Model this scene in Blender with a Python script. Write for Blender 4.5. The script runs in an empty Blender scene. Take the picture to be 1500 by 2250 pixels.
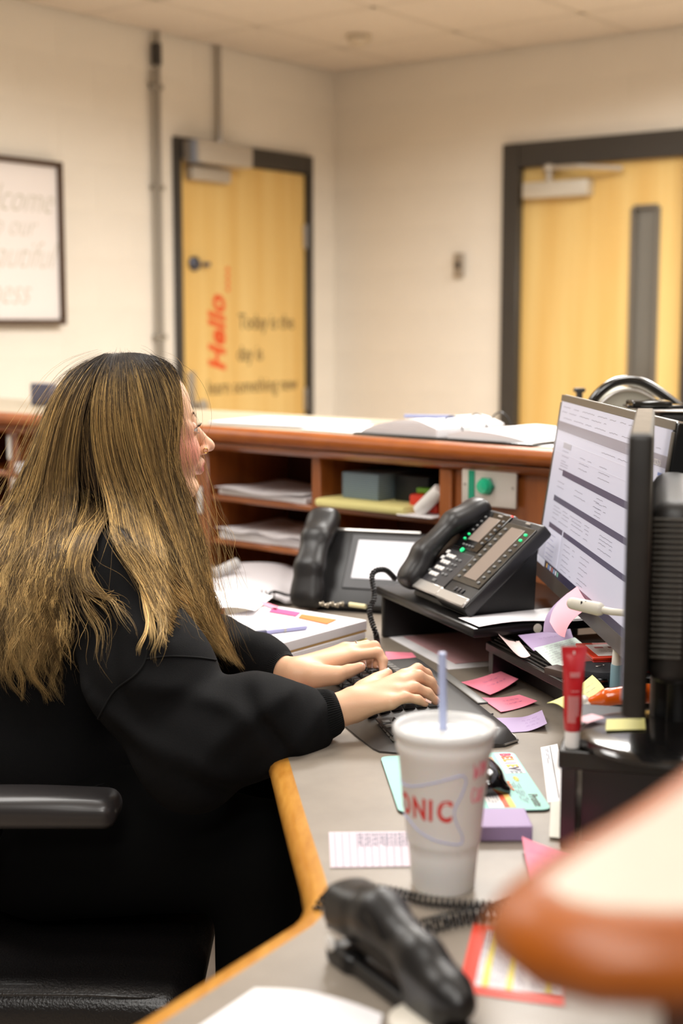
import bpy, bmesh, math, random
import numpy as np
from mathutils import Vector, Matrix, noise

S = bpy.context.scene
COL = S.collection
rnd = random.Random(7)

# ---------------------------------------------------------------- camera
F = 3125.0; PITCH = math.radians(7.47); CZ = 1.35
cam_d = bpy.data.cameras.new('camera')
cam_d.sensor_fit = 'VERTICAL'; cam_d.sensor_height = 36.0; cam_d.lens = 50.0
cam_d.clip_start = 0.02; cam_d.clip_end = 60
cam_d.dof.use_dof = True; cam_d.dof.focus_distance = 2.2; cam_d.dof.aperture_fstop = 2.8
cam = bpy.data.objects.new('camera', cam_d); COL.objects.link(cam)
cam.location = (0, 0, CZ); cam.rotation_euler = (math.pi/2 - PITCH, 0, 0)
S.camera = cam

def ray(px, py):
    a = (px-750)/F; b = (1125-py)/F
    return Vector((a, math.cos(PITCH)+b*math.sin(PITCH), -math.sin(PITCH)+b*math.cos(PITCH)))
def onz(px, py, z):
    r = ray(px, py); t = (z-CZ)/r.z
    return Vector((r.x*t, r.y*t, z))
def atY(px, py, Y):
    r = ray(px, py); t = Y/r.y
    return Vector((r.x*t, Y, CZ+r.z*t))

# ---------------------------------------------------------------- light
w = bpy.data.worlds.new('world'); S.world = w; w.use_nodes = True
w.node_tree.nodes['Background'].inputs[0].default_value = (1.0, .93, .85, 1)
w.node_tree.nodes['Background'].inputs[1].default_value = 0.12
S.view_settings.view_transform = 'Standard'; S.view_settings.look = 'None'
S.view_settings.gamma = 1.0; S.view_settings.use_curve_mapping = False
S.view_settings.exposure = 0.0
WD = Vector((.606, .795, 0)); RD = Vector((.795, -.606, 0))      # directions of the two back walls
CORNER = Vector((-.036, 7.4, 0))
def area(x, y, z, sx, sy, power, color=(1, .972, .93), rotz=0.0, spread=180):
    d = bpy.data.lights.new('troffer_or_fill', 'AREA'); d.shape = 'RECTANGLE'; d.size = sx; d.size_y = sy
    d.energy = power; d.color = color; d.spread = math.radians(spread)
    o = bpy.data.objects.new('troffer_or_fill', d); COL.objects.link(o)
    o.location = (x, y, z); o.rotation_euler = (0, 0, rotz)
    return o
RZ = math.atan2(RD.y, RD.x)
for x, y, p in ((-.95, 2.3, 26), (.75, 2.75, 25), (.45, 4.45, 76), (1.9, 4.6, 66), (-1.9, 4.3, 13), (-.2, .35, 20), (-.2, -1.0, 46), (-2.2, 3.6, 16), (2.1, 1.9, 20)):  # the lamp behind the camera is added fill for the cup's front
    area(x, y, 2.605, .58, 1.18, p, rotz=RZ, spread=165)

# ---------------------------------------------------------------- materials
def srgb(c):
    if isinstance(c, str):
        c = [int(c[i:i+2], 16)/255 for i in (0, 2, 4)]
    return tuple((v/12.92 if v <= .04045 else ((v+.055)/1.055)**2.4) for v in c) + (1,)
_M = {}
def mat(name, col, rough=.5, metal=0, spec=.5, var=0, vscale=8, bump=0, bscale=60, coat=0, col2=None,
        stretch=None, emit=0, alpha=1, trans=0, attr=None, sheen=0, detail=4, sss=0):
    if name in _M: return _M[name]
    m = bpy.data.materials.new(name); m.use_nodes = True; _M[name] = m
    nt = m.node_tree; b = nt.nodes['Principled BSDF']; L = nt.links.new
    c = srgb(col)
    b.inputs['Base Color'].default_value = c
    b.inputs['Roughness'].default_value = rough; b.inputs['Metallic'].default_value = metal
    b.inputs['Specular IOR Level'].default_value = spec
    if coat: b.inputs['Coat Weight'].default_value = coat; b.inputs['Coat Roughness'].default_value = .12
    if sheen: b.inputs['Sheen Weight'].default_value = sheen; b.inputs['Sheen Roughness'].default_value = .5
    if trans: b.inputs['Transmission Weight'].default_value = trans
    if sss:
        b.inputs['Subsurface Weight'].default_value = sss
        b.inputs['Subsurface Radius'].default_value = (1, .35, .2); b.inputs['Subsurface Scale'].default_value = .006
    if alpha < 1: b.inputs['Alpha'].default_value = alpha
    if emit:
        b.inputs['Emission Color'].default_value = c; b.inputs['Emission Strength'].default_value = emit
    tc = nt.nodes.new('ShaderNodeTexCoord'); mp = nt.nodes.new('ShaderNodeMapping')
    L(tc.outputs['Object'], mp.inputs[0])
    if stretch: mp.inputs['Scale'].default_value = stretch
    base = None
    if var or col2:
        n = nt.nodes.new('ShaderNodeTexNoise'); n.inputs['Scale'].default_value = vscale
        n.inputs['Detail'].default_value = detail; n.inputs['Roughness'].default_value = .6
        L(mp.outputs[0], n.inputs['Vector'])
        r = nt.nodes.new('ShaderNodeValToRGB')
        r.color_ramp.elements[0].position = .3; r.color_ramp.elements[1].position = .7
        if col2: a1, a2 = c, srgb(col2)
        else:
            a1 = tuple(v*(1-var) for v in c[:3])+(1,); a2 = tuple(min(1, v*(1+var)) for v in c[:3])+(1,)
        r.color_ramp.elements[0].color = a1; r.color_ramp.elements[1].color = a2
        L(n.outputs['Fac'], r.inputs[0]); base = r.outputs[0]
    if attr:
        at = nt.nodes.new('ShaderNodeAttribute'); at.attribute_name = attr
        base = at.outputs['Color']
    if base: L(base, b.inputs['Base Color'])
    if bump:
        n2 = nt.nodes.new('ShaderNodeTexNoise'); n2.inputs['Scale'].default_value = bscale
        n2.inputs['Detail'].default_value = 3
        L(mp.outputs[0], n2.inputs['Vector'])
        bp = nt.nodes.new('ShaderNodeBump'); bp.inputs['Strength'].default_value = bump; bp.inputs['Distance'].default_value = .002
        L(n2.outputs['Fac'], bp.inputs['Height']); L(bp.outputs[0], b.inputs['Normal'])
    return m

# ---------------------------------------------------------------- mesh helpers
class MB:
    def __init__(s): s.v = []; s.f = []; s.mi = []; s.M = Matrix.Identity(4)
    def add(s, vs, fs, M=None, mi=0):
        o = len(s.v); T = s.M @ M if M is not None else s.M
        s.v += [tuple(T @ Vector(p)) for p in vs]
        s.f += [tuple(i+o for i in f) for f in fs]; s.mi += [mi]*len(fs); return s
    def box(s, c, d, r=0, seg=2, rot=None, mi=0):
        M = Matrix.Translation(c)
        if rot is not None: M = M @ rot.to_4x4()
        vs, fs = rbox(d[0], d[1], d[2], r, seg); return s.add(vs, fs, M, mi)
    def lathe(s, prof, n=32, M=None, mi=0, cap0=True, cap1=True):
        vs = []; fs = []
        for (r, z) in prof:
            for k in range(n):
                a = 2*math.pi*k/n; vs.append((r*math.cos(a), r*math.sin(a), z))
        for i in range(len(prof)-1):
            for k in range(n):
                k2 = (k+1) % n; fs.append((i*n+k, i*n+k2, (i+1)*n+k2, (i+1)*n+k))
        if cap0: fs.append(tuple(range(n-1, -1, -1)))
        if cap1: fs.append(tuple(range((len(prof)-1)*n, len(prof)*n)))
        return s.add(vs, fs, M, mi)
    def cyl(s, a, b, r, r2=None, n=16, mi=0):
        a = Vector(a); b = Vector(b); d = b-a
        M = Matrix.Translation(a) @ d.to_track_quat('Z', 'Y').to_matrix().to_4x4()
        return s.lathe([(r, 0), (r if r2 is None else r2, d.length)], n, M, mi)
    def tube(s, pts, r, n=8, mi=0, closed=False):
        pts = [Vector(p) for p in pts]; N = len(pts); vs = []; fs = []
        R = r if isinstance(r, (list, tuple)) else [r]*N
        up = None
        for i, p in enumerate(pts):
            t = (pts[min(i+1, N-1)]-pts[max(i-1, 0)])
            t = t.normalized() if t.length > 1e-9 else Vector((0, 0, 1))
            if up is None: up = t.orthogonal().normalized()
            up = (up - t*up.dot(t)); up = up.normalized() if up.length > 1e-6 else t.orthogonal().normalized()
            sd = t.cross(up)
            for k in range(n):
                a = 2*math.pi*k/n; vs.append(p+(up*math.cos(a)+sd*math.sin(a))*R[i])
        for i in range(N-1):
            for k in range(n):
                k2 = (k+1) % n; fs.append((i*n+k, i*n+k2, (i+1)*n+k2, (i+1)*n+k))
        fs.append(tuple(range(n-1, -1, -1))); fs.append(tuple(range((N-1)*n, N*n)))
        return s.add(vs, fs, None, mi)
    def prism(s, poly, z0, z1, M=None, mi=0):
        n = len(poly); vs = [(p[0], p[1], z0) for p in poly]+[(p[0], p[1], z1) for p in poly]
        fs = [tuple(range(n-1, -1, -1)), tuple(range(n, 2*n))]+[(i, (i+1) % n, (i+1) % n+n, i+n) for i in range(n)]
        return s.add(vs, fs, M, mi)
    def grid(s, P, M=None, mi=0, thick=0):
        """P[i][j] points -> sheet; with thick it gets a second side"""
        a = len(P); b = len(P[0]); vs = [p for r in P for p in r]; fs = []
        for i in range(a-1):
            for j in range(b-1): fs.append((i*b+j, i*b+j+1, (i+1)*b+j+1, (i+1)*b+j))
        if thick:
            n = len(vs); V = [Vector(p) for p in vs]; N = [Vector((0, 0, 0)) for _ in V]
            for f in fs:
                nn = (V[f[1]]-V[f[0]]).cross(V[f[3]]-V[f[0]])
                for q in f: N[q] += nn
            vs = vs+[tuple(V[q]-N[q].normalized()*thick) for q in range(n)]
            fs += [tuple(q+n for q in reversed(f)) for f in list(fs)]
            ed = [i*b for i in range(a)][::-1]+list(range(1, b))+[i*b+b-1 for i in range(1, a)]+[(a-1)*b+j for j in range(b-2, 0, -1)]
            for q in range(len(ed)): u, v = ed[q], ed[(q+1) % len(ed)]; fs.append((v, u, u+n, v+n))
        return s.add(vs, fs, M, mi)
    def build(s, name, mats, parent=None, smooth=True, loc=None, rot=None, angle=40):
        me = bpy.data.meshes.new(name); me.from_pydata(s.v, [], s.f)
        if not isinstance(mats, (list, tuple)): mats = [mats]
        for m in mats: me.materials.append(m)
        if len(mats) > 1: me.polygons.foreach_set('material_index', s.mi)
        if smooth:
            me.polygons.foreach_set('use_smooth', [True]*len(s.f))
            try: me.set_sharp_from_angle(angle=math.radians(angle))
            except Exception: pass
        me.update()
        return link(name, me, parent, loc, rot)
def link(name, me, parent=None, loc=None, rot=None):
    o = bpy.data.objects.new(name, me); COL.objects.link(o)
    if parent: o.parent = parent
    if loc is not None: o.location = loc
    if rot is not None: o.rotation_euler = rot
    return o
_rb = {}
def rbox(x, y, z, r=0, seg=2):
    k = (round(x, 5), round(y, 5), round(z, 5), round(r, 5), seg)
    if k in _rb: return _rb[k]
    bm = bmesh.new(); bmesh.ops.create_cube(bm, size=1)
    for v in bm.verts: v.co = (v.co.x*x, v.co.y*y, v.co.z*z)
    if r > 0:
        bmesh.ops.bevel(bm, geom=bm.edges[:], offset=min(r, .49*min(x, y, z)), segments=seg, profile=.5, affect='EDGES')
    bm.verts.ensure_lookup_table(); bm.verts.index_update()
    _rb[k] = ([tuple(v.co) for v in bm.verts], [tuple(v.index for v in f.verts) for f in bm.faces]); bm.free()
    return _rb[k]
def empty(name, loc=(0, 0, 0), M=None):
    o = bpy.data.objects.new(name, None); COL.objects.link(o); o.empty_display_size = .02
    if M is not None: o.matrix_world = M
    else: o.location = loc
    return o
def tag(o, label, cat, group=None, kind=None):
    if label: o['label'] = label
    if cat: o['category'] = cat
    if group: o['group'] = group
    if kind: o['kind'] = kind
    return o
def struct(o): o['kind'] = 'structure'; return o
def frame(o, x, y=None, z=None):
    """matrix from an origin, an x axis and an approximate z (or exact y)"""
    x = Vector(x).normalized()
    if z is None: z = Vector((0, 0, 1))
    z = Vector(z)
    if y is not None:
        y = Vector(y); y = (y-x*y.dot(x)).normalized(); z = x.cross(y)
    else:
        z = (z-x*z.dot(x)).normalized(); y = z.cross(x)
    M = Matrix((x, y, z)).transposed().to_4x4(); M.translation = Vector(o); return M
_fonts = {}
def text_mesh(body, size, extrude=.0004, shear=0, bold=0, align='CENTER', sx=1.0, spacing=1.0):
    c = bpy.data.curves.new('t', 'FONT'); c.body = body; c.size = size; c.extrude = extrude; c.shear = shear
    c.offset = bold; c.align_x = align; c.align_y = 'CENTER'; c.resolution_u = 3; c.space_character = spacing
    o = bpy.data.objects.new('t', c); COL.objects.link(o)
    dg = bpy.context.evaluated_depsgraph_get(); me = bpy.data.meshes.new_from_object(o.evaluated_get(dg))
    bpy.data.objects.remove(o)
    V = [(v.co.x*sx, v.co.y, v.co.z) for v in me.vertices]; Fc = [tuple(p.vertices) for p in me.polygons]
    bpy.data.meshes.remove(me); return V, Fc
def text(name, body, size, m, parent, M, **k):
    V, Fc = text_mesh(body, size, **k); mb = MB(); mb.add(V, Fc, M); return mb.build(name, m, parent, smooth=False)
def catmull(P, n):
    P = [Vector(p) for p in P]; N = len(P); out = []
    for i in range(n):
        u = i/(n-1)*(N-1); k = min(int(u), N-2); t = u-k
        a = P[max(k-1, 0)]; b = P[k]; c = P[k+1]; d = P[min(k+2, N-1)]
        out.append(.5*((2*b)+(c-a)*t+(2*a-5*b+4*c-d)*t*t+(3*b-3*c+d-a)*t**3))
    return out
def copy_part(src, parent, loc=None, name=None):
    c = src.copy(); COL.objects.link(c); c.parent = parent
    if loc is not None: c.location = loc
    return c

# ---------------------------------------------------------------- signed-distance modelling (organic shapes)
def _cone(P, a, b, ra, rb):
    a = np.array(a); b = np.array(b); ab = b-a; L = (ab@ab) or 1e-9
    t = np.clip(((P-a)@ab)/L, 0, 1)
    return np.linalg.norm(P-a-t[:, None]*ab, axis=1)-(ra+(rb-ra)*t)
def _ell(P, c, r, R=None):
    q = P-np.array(c)
    if R is not None: q = q@R
    r = np.array(r); k0 = np.linalg.norm(q/r, axis=1); k1 = np.linalg.norm(q/(r*r), axis=1)
    return k0*(k0-1)/np.maximum(k1, 1e-9)
def _rbx(P, c, d, r, R=None):
    q = P-np.array(c)
    if R is not None: q = q@R
    q = np.abs(q)-np.array(d)+r
    return np.linalg.norm(np.maximum(q, 0), axis=1)+np.minimum(q.max(1), 0)-r
class SDF:
    """list of primitives joined by smooth unions / subtractions"""
    def __init__(s): s.p = []; s.disp = None
    def cone(s, a, b, ra, rb=None, k=.01, sub=0):
        rb = ra if rb is None else rb
        a = tuple(a); b = tuple(b)
        c = (np.array(a)+np.array(b))/2; R = np.linalg.norm(np.array(a)-np.array(b))/2+max(ra, rb)
        s.p.append((lambda P, a=a, b=b, ra=ra, rb=rb: _cone(P, a, b, ra, rb), c, R, k, sub)); return s
    def chain(s, pts, rs, k=.01):
        for i in range(len(pts)-1): s.cone(pts[i], pts[i+1], rs[i], rs[i+1], k)
        return s
    def ell(s, c, r, R=None, k=.01, sub=0):
        c = tuple(c)
        Rm = None if R is None else np.array(R)
        s.p.append((lambda P, c=c, r=r, Rm=Rm: _ell(P, c, r, Rm), np.array(c), max(r), k, sub)); return s
    def box(s, c, d, r, R=None, k=.01, sub=0):
        Rm = None if R is None else np.array(R); c = tuple(c)
        s.p.append((lambda P: _rbx(P, c, d, r, Rm), np.array(c), np.linalg.norm(d), k, sub)); return s
    def ev(s, P, bc=None, br=1e9):
        D = np.full(len(P), .3)
        for fn, c, R, k, sub in s.p:
            if bc is not None and np.linalg.norm(bc-c) > R+br+k+.02: continue
            d = fn(P)
            if sub:
                h = np.clip(.5-.5*(D+d)/k, 0, 1); D = D*(1-h)-d*h+k*h*(1-h)
            else:
                h = np.clip(.5+.5*(D-d)/k, 0, 1); D = D*(1-h)+d*h-k*h*(1-h)
        if s.disp is not None: D = D-s.disp(P)
        return D
    def mesh(s, h, lo=None, hi=None, pad=.02):
        if lo is None:
            lo = np.min([c-R for _, c, R, _, sub in s.p if not sub], axis=0)-pad
            hi = np.max([c+R for _, c, R, _, sub in s.p if not sub], axis=0)+pad
        lo = np.array(lo, float); hi = np.array(hi, float); N = 12
        nb = np.ceil((hi-lo)/(h*N)).astype(int)
        G = np.stack(np.meshgrid(*[np.arange(k) for k in nb], indexing='ij'), -1).reshape(-1, 3)
        cen = lo+(G+.5)*h*N; half = h*N*.5*1.7321
        keep = np.zeros(len(G), bool)
        for i in range(0, len(G), 60000):
            keep[i:i+60000] = np.abs(s.ev(cen[i:i+60000])) < half*1.15+.012
        G = G[keep]; cen = cen[keep]
        I = np.stack(np.meshgrid(*[np.arange(-1, N+1)]*3, indexing='ij'), -1).reshape(-1, 3)
        n = N+2; SZ = (nb*N+4); vk = []; vp = []; Q = []
        for g, c in zip(G, cen):
            gi = I+g*N
            D = s.ev(lo+gi*h, c, half+h).reshape(n, n, n)
            sg = D < 0
            if sg.all() or not sg.any(): continue
            # cell vertices (cells -1..N-1)
            m = n-1; acc = np.zeros((m, m, m, 3)); cnt = np.zeros((m, m, m))
            for ax in range(3):
                sl0 = [slice(None)]*3; sl1 = [slice(None)]*3; sl0[ax] = slice(0, -1); sl1[ax] = slice(1, None)
                a = D[tuple(sl0)]; b = D[tuple(sl1)]; x = (a < 0) != (b < 0)
                t = np.where(x, a/np.where(x, a-b, 1), 0)
                o1, o2 = [q for q in range(3) if q != ax]
                for d1 in (0, 1):
                    for d2 in (0, 1):
                        sl = [slice(None)]*3; sl[o1] = slice(d1, d1+m); sl[o2] = slice(d2, d2+m)
                        xx = x[tuple(sl)]; tt = t[tuple(sl)]
                        acc[..., ax] += np.where(xx, tt, 0); acc[..., o1] += xx*d1; acc[..., o2] += xx*d2; cnt += xx
                # quads for own edges: start index 1..N (i.e. local 0..N-1 offset by one)
                own = x.copy(); mask = np.zeros_like(own); ms = [slice(1, N+1)]*3; mask[tuple(ms)] = True
                e = np.argwhere(own & mask)
                if len(e):
                    neg = a[tuple(e.T)] < 0
                    u = np.zeros(3, int); u[o1] = 1; w_ = np.zeros(3, int); w_[o2] = 1
                    q = np.stack([e-u-w_, e-w_, e, e-u], 1)-1+g*N+1
                    flip = (ax == 1)
                    q = np.where((neg ^ flip)[:, None, None], q, q[:, ::-1])
                    Q.append((q[..., 0]*SZ[1]+q[..., 1])*SZ[2]+q[..., 2])
            c_ = np.argwhere(cnt > 0)
            pos = acc[tuple(c_.T)]/cnt[tuple(c_.T)][:, None]+c_-1+g*N
            key = c_-1+g*N+1
            vk.append((key[:, 0]*SZ[1]+key[:, 1])*SZ[2]+key[:, 2]); vp.append(lo+pos*h)
        vk = np.concatenate(vk); vp = np.concatenate(vp); Q = np.concatenate(Q)
        uk, ui = np.unique(vk, return_index=True); V = vp[ui]
        Qi = np.searchsorted(uk, Q); Qi = np.clip(Qi, 0, len(uk)-1)
        ok = (uk[Qi] == Q).all(1); Qi = Qi[ok]
        used = np.unique(Qi); re = np.full(len(V), -1); re[used] = np.arange(len(used))
        return V[used], re[Qi]
def np_mesh(name, V, Q, m, parent=None, cols=None, smooth=True):
    me = bpy.data.meshes.new(name); k = Q.shape[1]
    me.vertices.add(len(V)); me.vertices.foreach_set('co', V.astype(np.float32).ravel())
    me.loops.add(Q.size); me.loops.foreach_set('vertex_index', Q.astype(np.int32).ravel())
    me.polygons.add(len(Q)); me.polygons.foreach_set('loop_start', np.arange(0, Q.size, k, dtype=np.int32))
    try: me.polygons.foreach_set('loop_total', np.full(len(Q), k, dtype=np.int32))
    except Exception: pass
    me.polygons.foreach_set('use_smooth', np.full(len(Q), smooth))
    me.update(calc_edges=True)
    if cols is not None:
        a = me.color_attributes.new('Col', 'FLOAT_COLOR', 'POINT')
        a.data.foreach_set('color', np.concatenate([cols, np.ones((len(V), 1))], 1).astype(np.float32).ravel())
    for mm in (m if isinstance(m, (list, tuple)) else [m]): me.materials.append(mm)
    return link(name, me, parent)
def relax(V, Q, it=1, lam=.5):
    for _ in range(it):
        A = np.zeros_like(V); n = np.zeros(len(V))
        for i in range(4):
            a = Q[:, i]; b = Q[:, (i+1) % 4]
            for u, v in ((a, b), (b, a)):
                for c in range(3): A[:, c] += np.bincount(u, V[v, c], len(V))
                n += np.bincount(u, minlength=len(V))
        V = V+(A/np.maximum(n, 1)[:, None]-V)*lam
    return V
# ================================================================ SETTING
UP = Vector((0, 0, 1)); CEIL = 2.615
m_wall = mat('wall_paint', 'ECE5D8', .75, var=.03, vscale=2, bump=.15, bscale=90)
m_ceil = mat('ceiling_tile', 'DCD0C0', .95, var=.03, vscale=40, bump=.4, bscale=160)
m_grid = mat('ceiling_grid', 'CFC3B2', .6)
m_floor = mat('floor_tile', 'B8A898', .5, var=.12, vscale=12)
m_dark = mat('door_frame_paint', '38342F', .42, var=.05, vscale=5)
m_door = mat('birch_veneer', 'E8C880', .42, col2='DBB162', vscale=3.2, stretch=(3.4, 3.4, .16), coat=.25)
m_steel = mat('brushed_steel', 'B7B4B0', .35, .9)
m_greymetal = mat('grey_paint_metal', 'B9B0A2', .45, .2)
m_white = mat('white_plastic', 'EDEAE6', .4)
m_black = mat('black_plastic', '141313', .42, bump=.1, bscale=400)
m_glossblack = mat('gloss_black', '0D0D0E', .12, coat=.6)
m_cherry = mat('cherry_wood', 'A8602A', .3, col2='7C3E18', vscale=6, stretch=(1, 1, 7), coat=.5)
m_cherry_v = mat('cherry_wood_upright', 'A65E2A', .3, col2='82441C', vscale=7, stretch=(6, 6, .6), coat=.4)
m_bull = mat('cherry_edge', 'A0540E', .42, col2='8A440A', vscale=5, stretch=(3, 3, 8), coat=.08, spec=.4)
m_lam = mat('counter_laminate', 'A99D88', .4, var=.05, vscale=60)
m_desk = mat('desk_laminate', '867C70', .36, col2='978C7F', vscale=9, detail=8, bump=.05, bscale=300)
m_oak = mat('worn_oak_edge', 'D59A45', .3, col2='B87A2C', vscale=14, stretch=(6, 1.2, 5), coat=.5)
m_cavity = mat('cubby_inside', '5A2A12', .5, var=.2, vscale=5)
m_paper = mat('white_paper', 'F1EEF0', .7)
m_ink = mat('black_ink', '2A2622', .6)
m_red = mat('orange_vinyl', 'E0561E', .5)
m_brownink = mat('brown_vinyl', '4A3A22', .5)

ML = frame(CORNER, -WD)           # left wall: x = distance from corner, +y into the room
MR = frame(CORNER, RD)            # right wall: x = distance from corner, -y into the room
def wall(name, M, sg, L, door, vis):
    w0 = MB()
    d0, d1, dz = door
    for a, b, z0, z1 in ((-.15, d0, 0, CEIL+.1), (d1, L, 0, CEIL+.1), (d0, d1, dz, CEIL+.1)):
        w0.box(((a+b)/2, -sg*.09, (z0+z1)/2), (b-a, .16, z1-z0))
    o = struct(w0.build(name, m_wall, smooth=False)); o.matrix_world = M
    cache = {}; bh = .2032; bl = .4064; k = 0
    z = 0
    while z < CEIL:
        h = min(bh, CEIL-z); off = 0 if k % 2 else -bl/2
        x = off
        while x < vis:
            spans = [(max(x, 0), min(x+bl, vis))]
            if z < dz:
                top = z+h
                sp2 = []
                for a, b in spans:
                    if b <= d0 or a >= d1: sp2.append((a, b))
                    else:
                        if a < d0: sp2.append((a, d0))
                        if b > d1: sp2.append((d1, b))
                spans = sp2
            for a, b in spans:
                if b-a < .02: continue
                zz0, zz1 = z, z+h
                key = (round(b-a, 3), round(h, 3))
                if key not in cache:
                    mb = MB(); mb.box((0, 0, 0), (b-a-.0025, .02, h-.0025), .0012, 1)
                    c = mb.build('block', m_wall, o); cache[key] = c
                else:
                    c = copy_part(cache[key], o)
                c.location = ((a+b)/2, -sg*.0185, (zz0+zz1)/2)
            x += bl
        z += bh; k += 1
    return o
wl = wall('wall_left', ML, 1, 8.6, (.20, 1.165, 2.172), 2.9)
wr = wall('wall_right', MR, -1, 7.0, (1.005, 1.965, 2.172), 2.7)
mb = MB(); mb.box((3.4, 8.55, 1.3), (7.2, .1, 2.72)); o = struct(mb.build('wall_back', m_wall, smooth=False)); o.matrix_world = frame(CORNER, RD, y=-WD)
mb = MB(); mb.box((6.95, 4.2, 1.3), (.1, 8.8, 2.72)); o = struct(mb.build('wall_near', m_wall, smooth=False)); o.matrix_world = frame(CORNER, RD, y=-WD)
def room_pt(t, s, z): p = CORNER+RD*t-WD*s; return (p.x, p.y, z)
def slab(name, z0, z1, m, L=8.6, T=7.0):
    q = [room_pt(-.15, -.15, 0), room_pt(T, -.15, 0), room_pt(T, L, 0), room_pt(-.15, L, 0)]
    mb = MB(); mb.prism([(p[0], p[1]) for p in q][::-1], z0, z1); return struct(mb.build(name, m, smooth=False))
slab('floor', -.1, 0, m_floor)
cl = slab('ceiling', CEIL+.012, CEIL+.1, m_grid)
# ceiling panels, grid 0.61 m
pc = None
for i in range(-1, 7):
    for j in range(-1, 6):
        t0 = .42+.61*i; s0 = .47+.61*j
        a0, a1 = max(t0, .0), t0+.61; b0, b1 = max(s0, .0), s0+.61
        if a1 <= .02 or b1 <= .02: continue
        full = (a1-a0 > .6 and b1-b0 > .6)
        if full and pc is not None: c = copy_part(pc, cl)
        else:
            mb = MB(); mb.box((0, 0, 0), (a1-a0-.024, b1-b0-.024, .016), .003, 1)
            c = mb.build('ceiling_panel', m_ceil, cl)
            if full: pc = c
        p = room_pt((a0+a1)/2, (b0+b1)/2, CEIL+.008)
        c.location = p; c.rotation_euler = (0, 0, math.atan2(RD.y, RD.x))
# T-bar runners
k = 0
for i in range(-1, 8):
    t0 = .42+.61*i
    if t0 < 0: continue
    mb = MB(); mb.box((0, 0, 0), (.024, 4.2, .012)); c = mb.build('grid_bar', m_grid, cl)
    c.location = room_pt(t0, 2.1, CEIL+.006); c.rotation_euler = (0, 0, math.atan2(RD.y, RD.x))
for j in range(0, 7):
    s0 = .47+.61*j
    mb = MB(); mb.box((0, 0, 0), (4.8, .024, .012)); c = mb.build('grid_bar', m_grid, cl)
    c.location = room_pt(2.4, s0, CEIL+.006); c.rotation_euler = (0, 0, math.atan2(RD.y, RD.x))
# smoke detector
mb = MB(); mb.lathe([(.052, 0), (.055, -.012), (.05, -.03), (.036, -.042), (.012, -.044)], 28)
o = mb.build('smoke_detector', mat('detector', 'CDBFA8', .5)); o.location = onz(788, 76, CEIL)
tag(o, 'round beige smoke detector on the ceiling tile near the corner', 'detector')

# ---------------------------------------------------------------- doors
def door(name, M, sg, s0, s1, zt, jamb, head, leaf_m):
    r = empty(name, M=M); struct(r)
    y = lambda d: sg*d
    f = MB()
    f.box((s0+jamb/2, y(-.03), zt/2), (jamb, .10, zt), .004, 1); f.box((s1-jamb/2, y(-.03), zt/2), (jamb, .10, zt), .004, 1)
    f.box(((s0+s1)/2, y(-.03), zt-head/2), (s1-s0-2*jamb, .10, head), .004, 1)
    f.build('door_frame', m_dark, r)
    return r
d1 = door('door_1', ML, 1, .195, 1.172, 2.182, .036, .086, m_door)
mb = MB(); mb.box(((.232+1.135)/2, -.03, 1.047), (.90, .044, 2.09), .002, 1); mb.build('door_leaf', m_door, d1)
# automatic closer on the head of the frame
mb = MB(); mb.box((.945, .065, 2.118), (.36, .10, .095), .006); c = mb.build('closer_housing', m_greymetal, d1)
mb = MB(); mb.cyl((1.10, .075, 2.07), (1.10, .075, 2.165), .036, n=20); mb.build('housing_end_cap', mat('bluegrey', '8D93A0', .4, .4), c)
mb = MB(); mb.box((.965, .02, 2.03), (.26, .045, .06), .004); mb.build('closer_bracket', m_greymetal, d1)
mb = MB(); mb.lathe([(.033, 0), (.033, .014), (.024, .02), (.018, .03), (.006, .031)], 20, Matrix.Translation((1.045, -.006, 1.63)) @ Matrix.Rotation(-math.pi/2, 4, 'X'))
mb.box((.985, .02, 1.628), (.045, .014, .02), .004); mb.build('deadbolt', mat('lock_metal', '5E6270', .35, .8), d1)
mb = MB(); mb.box((1.07, -.004, 1.02), (.045, .008, .24), .003); c = mb.build('handle_plate', m_steel, d1)
mb = MB(); mb.lathe([(.012, 0), (.012, .035), (.028, .045), (.028, .06), (.01, .066)], 20, Matrix.Translation((1.055, 0, .985)) @ Matrix.Rotation(-math.pi/2, 4, 'X')); mb.build('door_knob', m_steel, c)
for z in (1.79, .98, .25):
    mb = MB(); mb.cyl((.226, .0, z-.06), (.226, .0, z+.06), .009, n=10); mb.box((.232, -.002, z), (.036, .012, .115), .002); mb.build('hinge', m_steel, d1)
# local x runs to the photograph's left, so text x = -local x; rotated text runs upwards
def t_on(body, s, z, size, m, parent, up=False, **k):
    if up: R = Matrix(((0, 1, 0), (0, 0, 1), (1, 0, 0)))      # text x -> z, text y -> +x (left)
    else: R = Matrix(((-1, 0, 0), (0, 0, 1), (0, 1, 0)))
    M = Matrix.Translation((s, -.0075, z)) @ R.to_4x4()
    return text('lettering', body, size, m, parent, M, extrude=.0006, **k)
t_on('Hello', .885, 1.31, .155, m_red, d1, up=True, shear=.25, bold=.006, spacing=1.05, sx=.98)
t_on('....', .845, 1.565, .14, m_red, d1, up=True, bold=.003)
t_on('Today is the', .53, 1.365, .104, m_brownink, d1, sx=.80)
t_on('day is', .655, 1.215, .104, m_brownink, d1, sx=.80)
t_on('learn something new', .63, 1.06, .098, m_brownink, d1, sx=.80)

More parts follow.
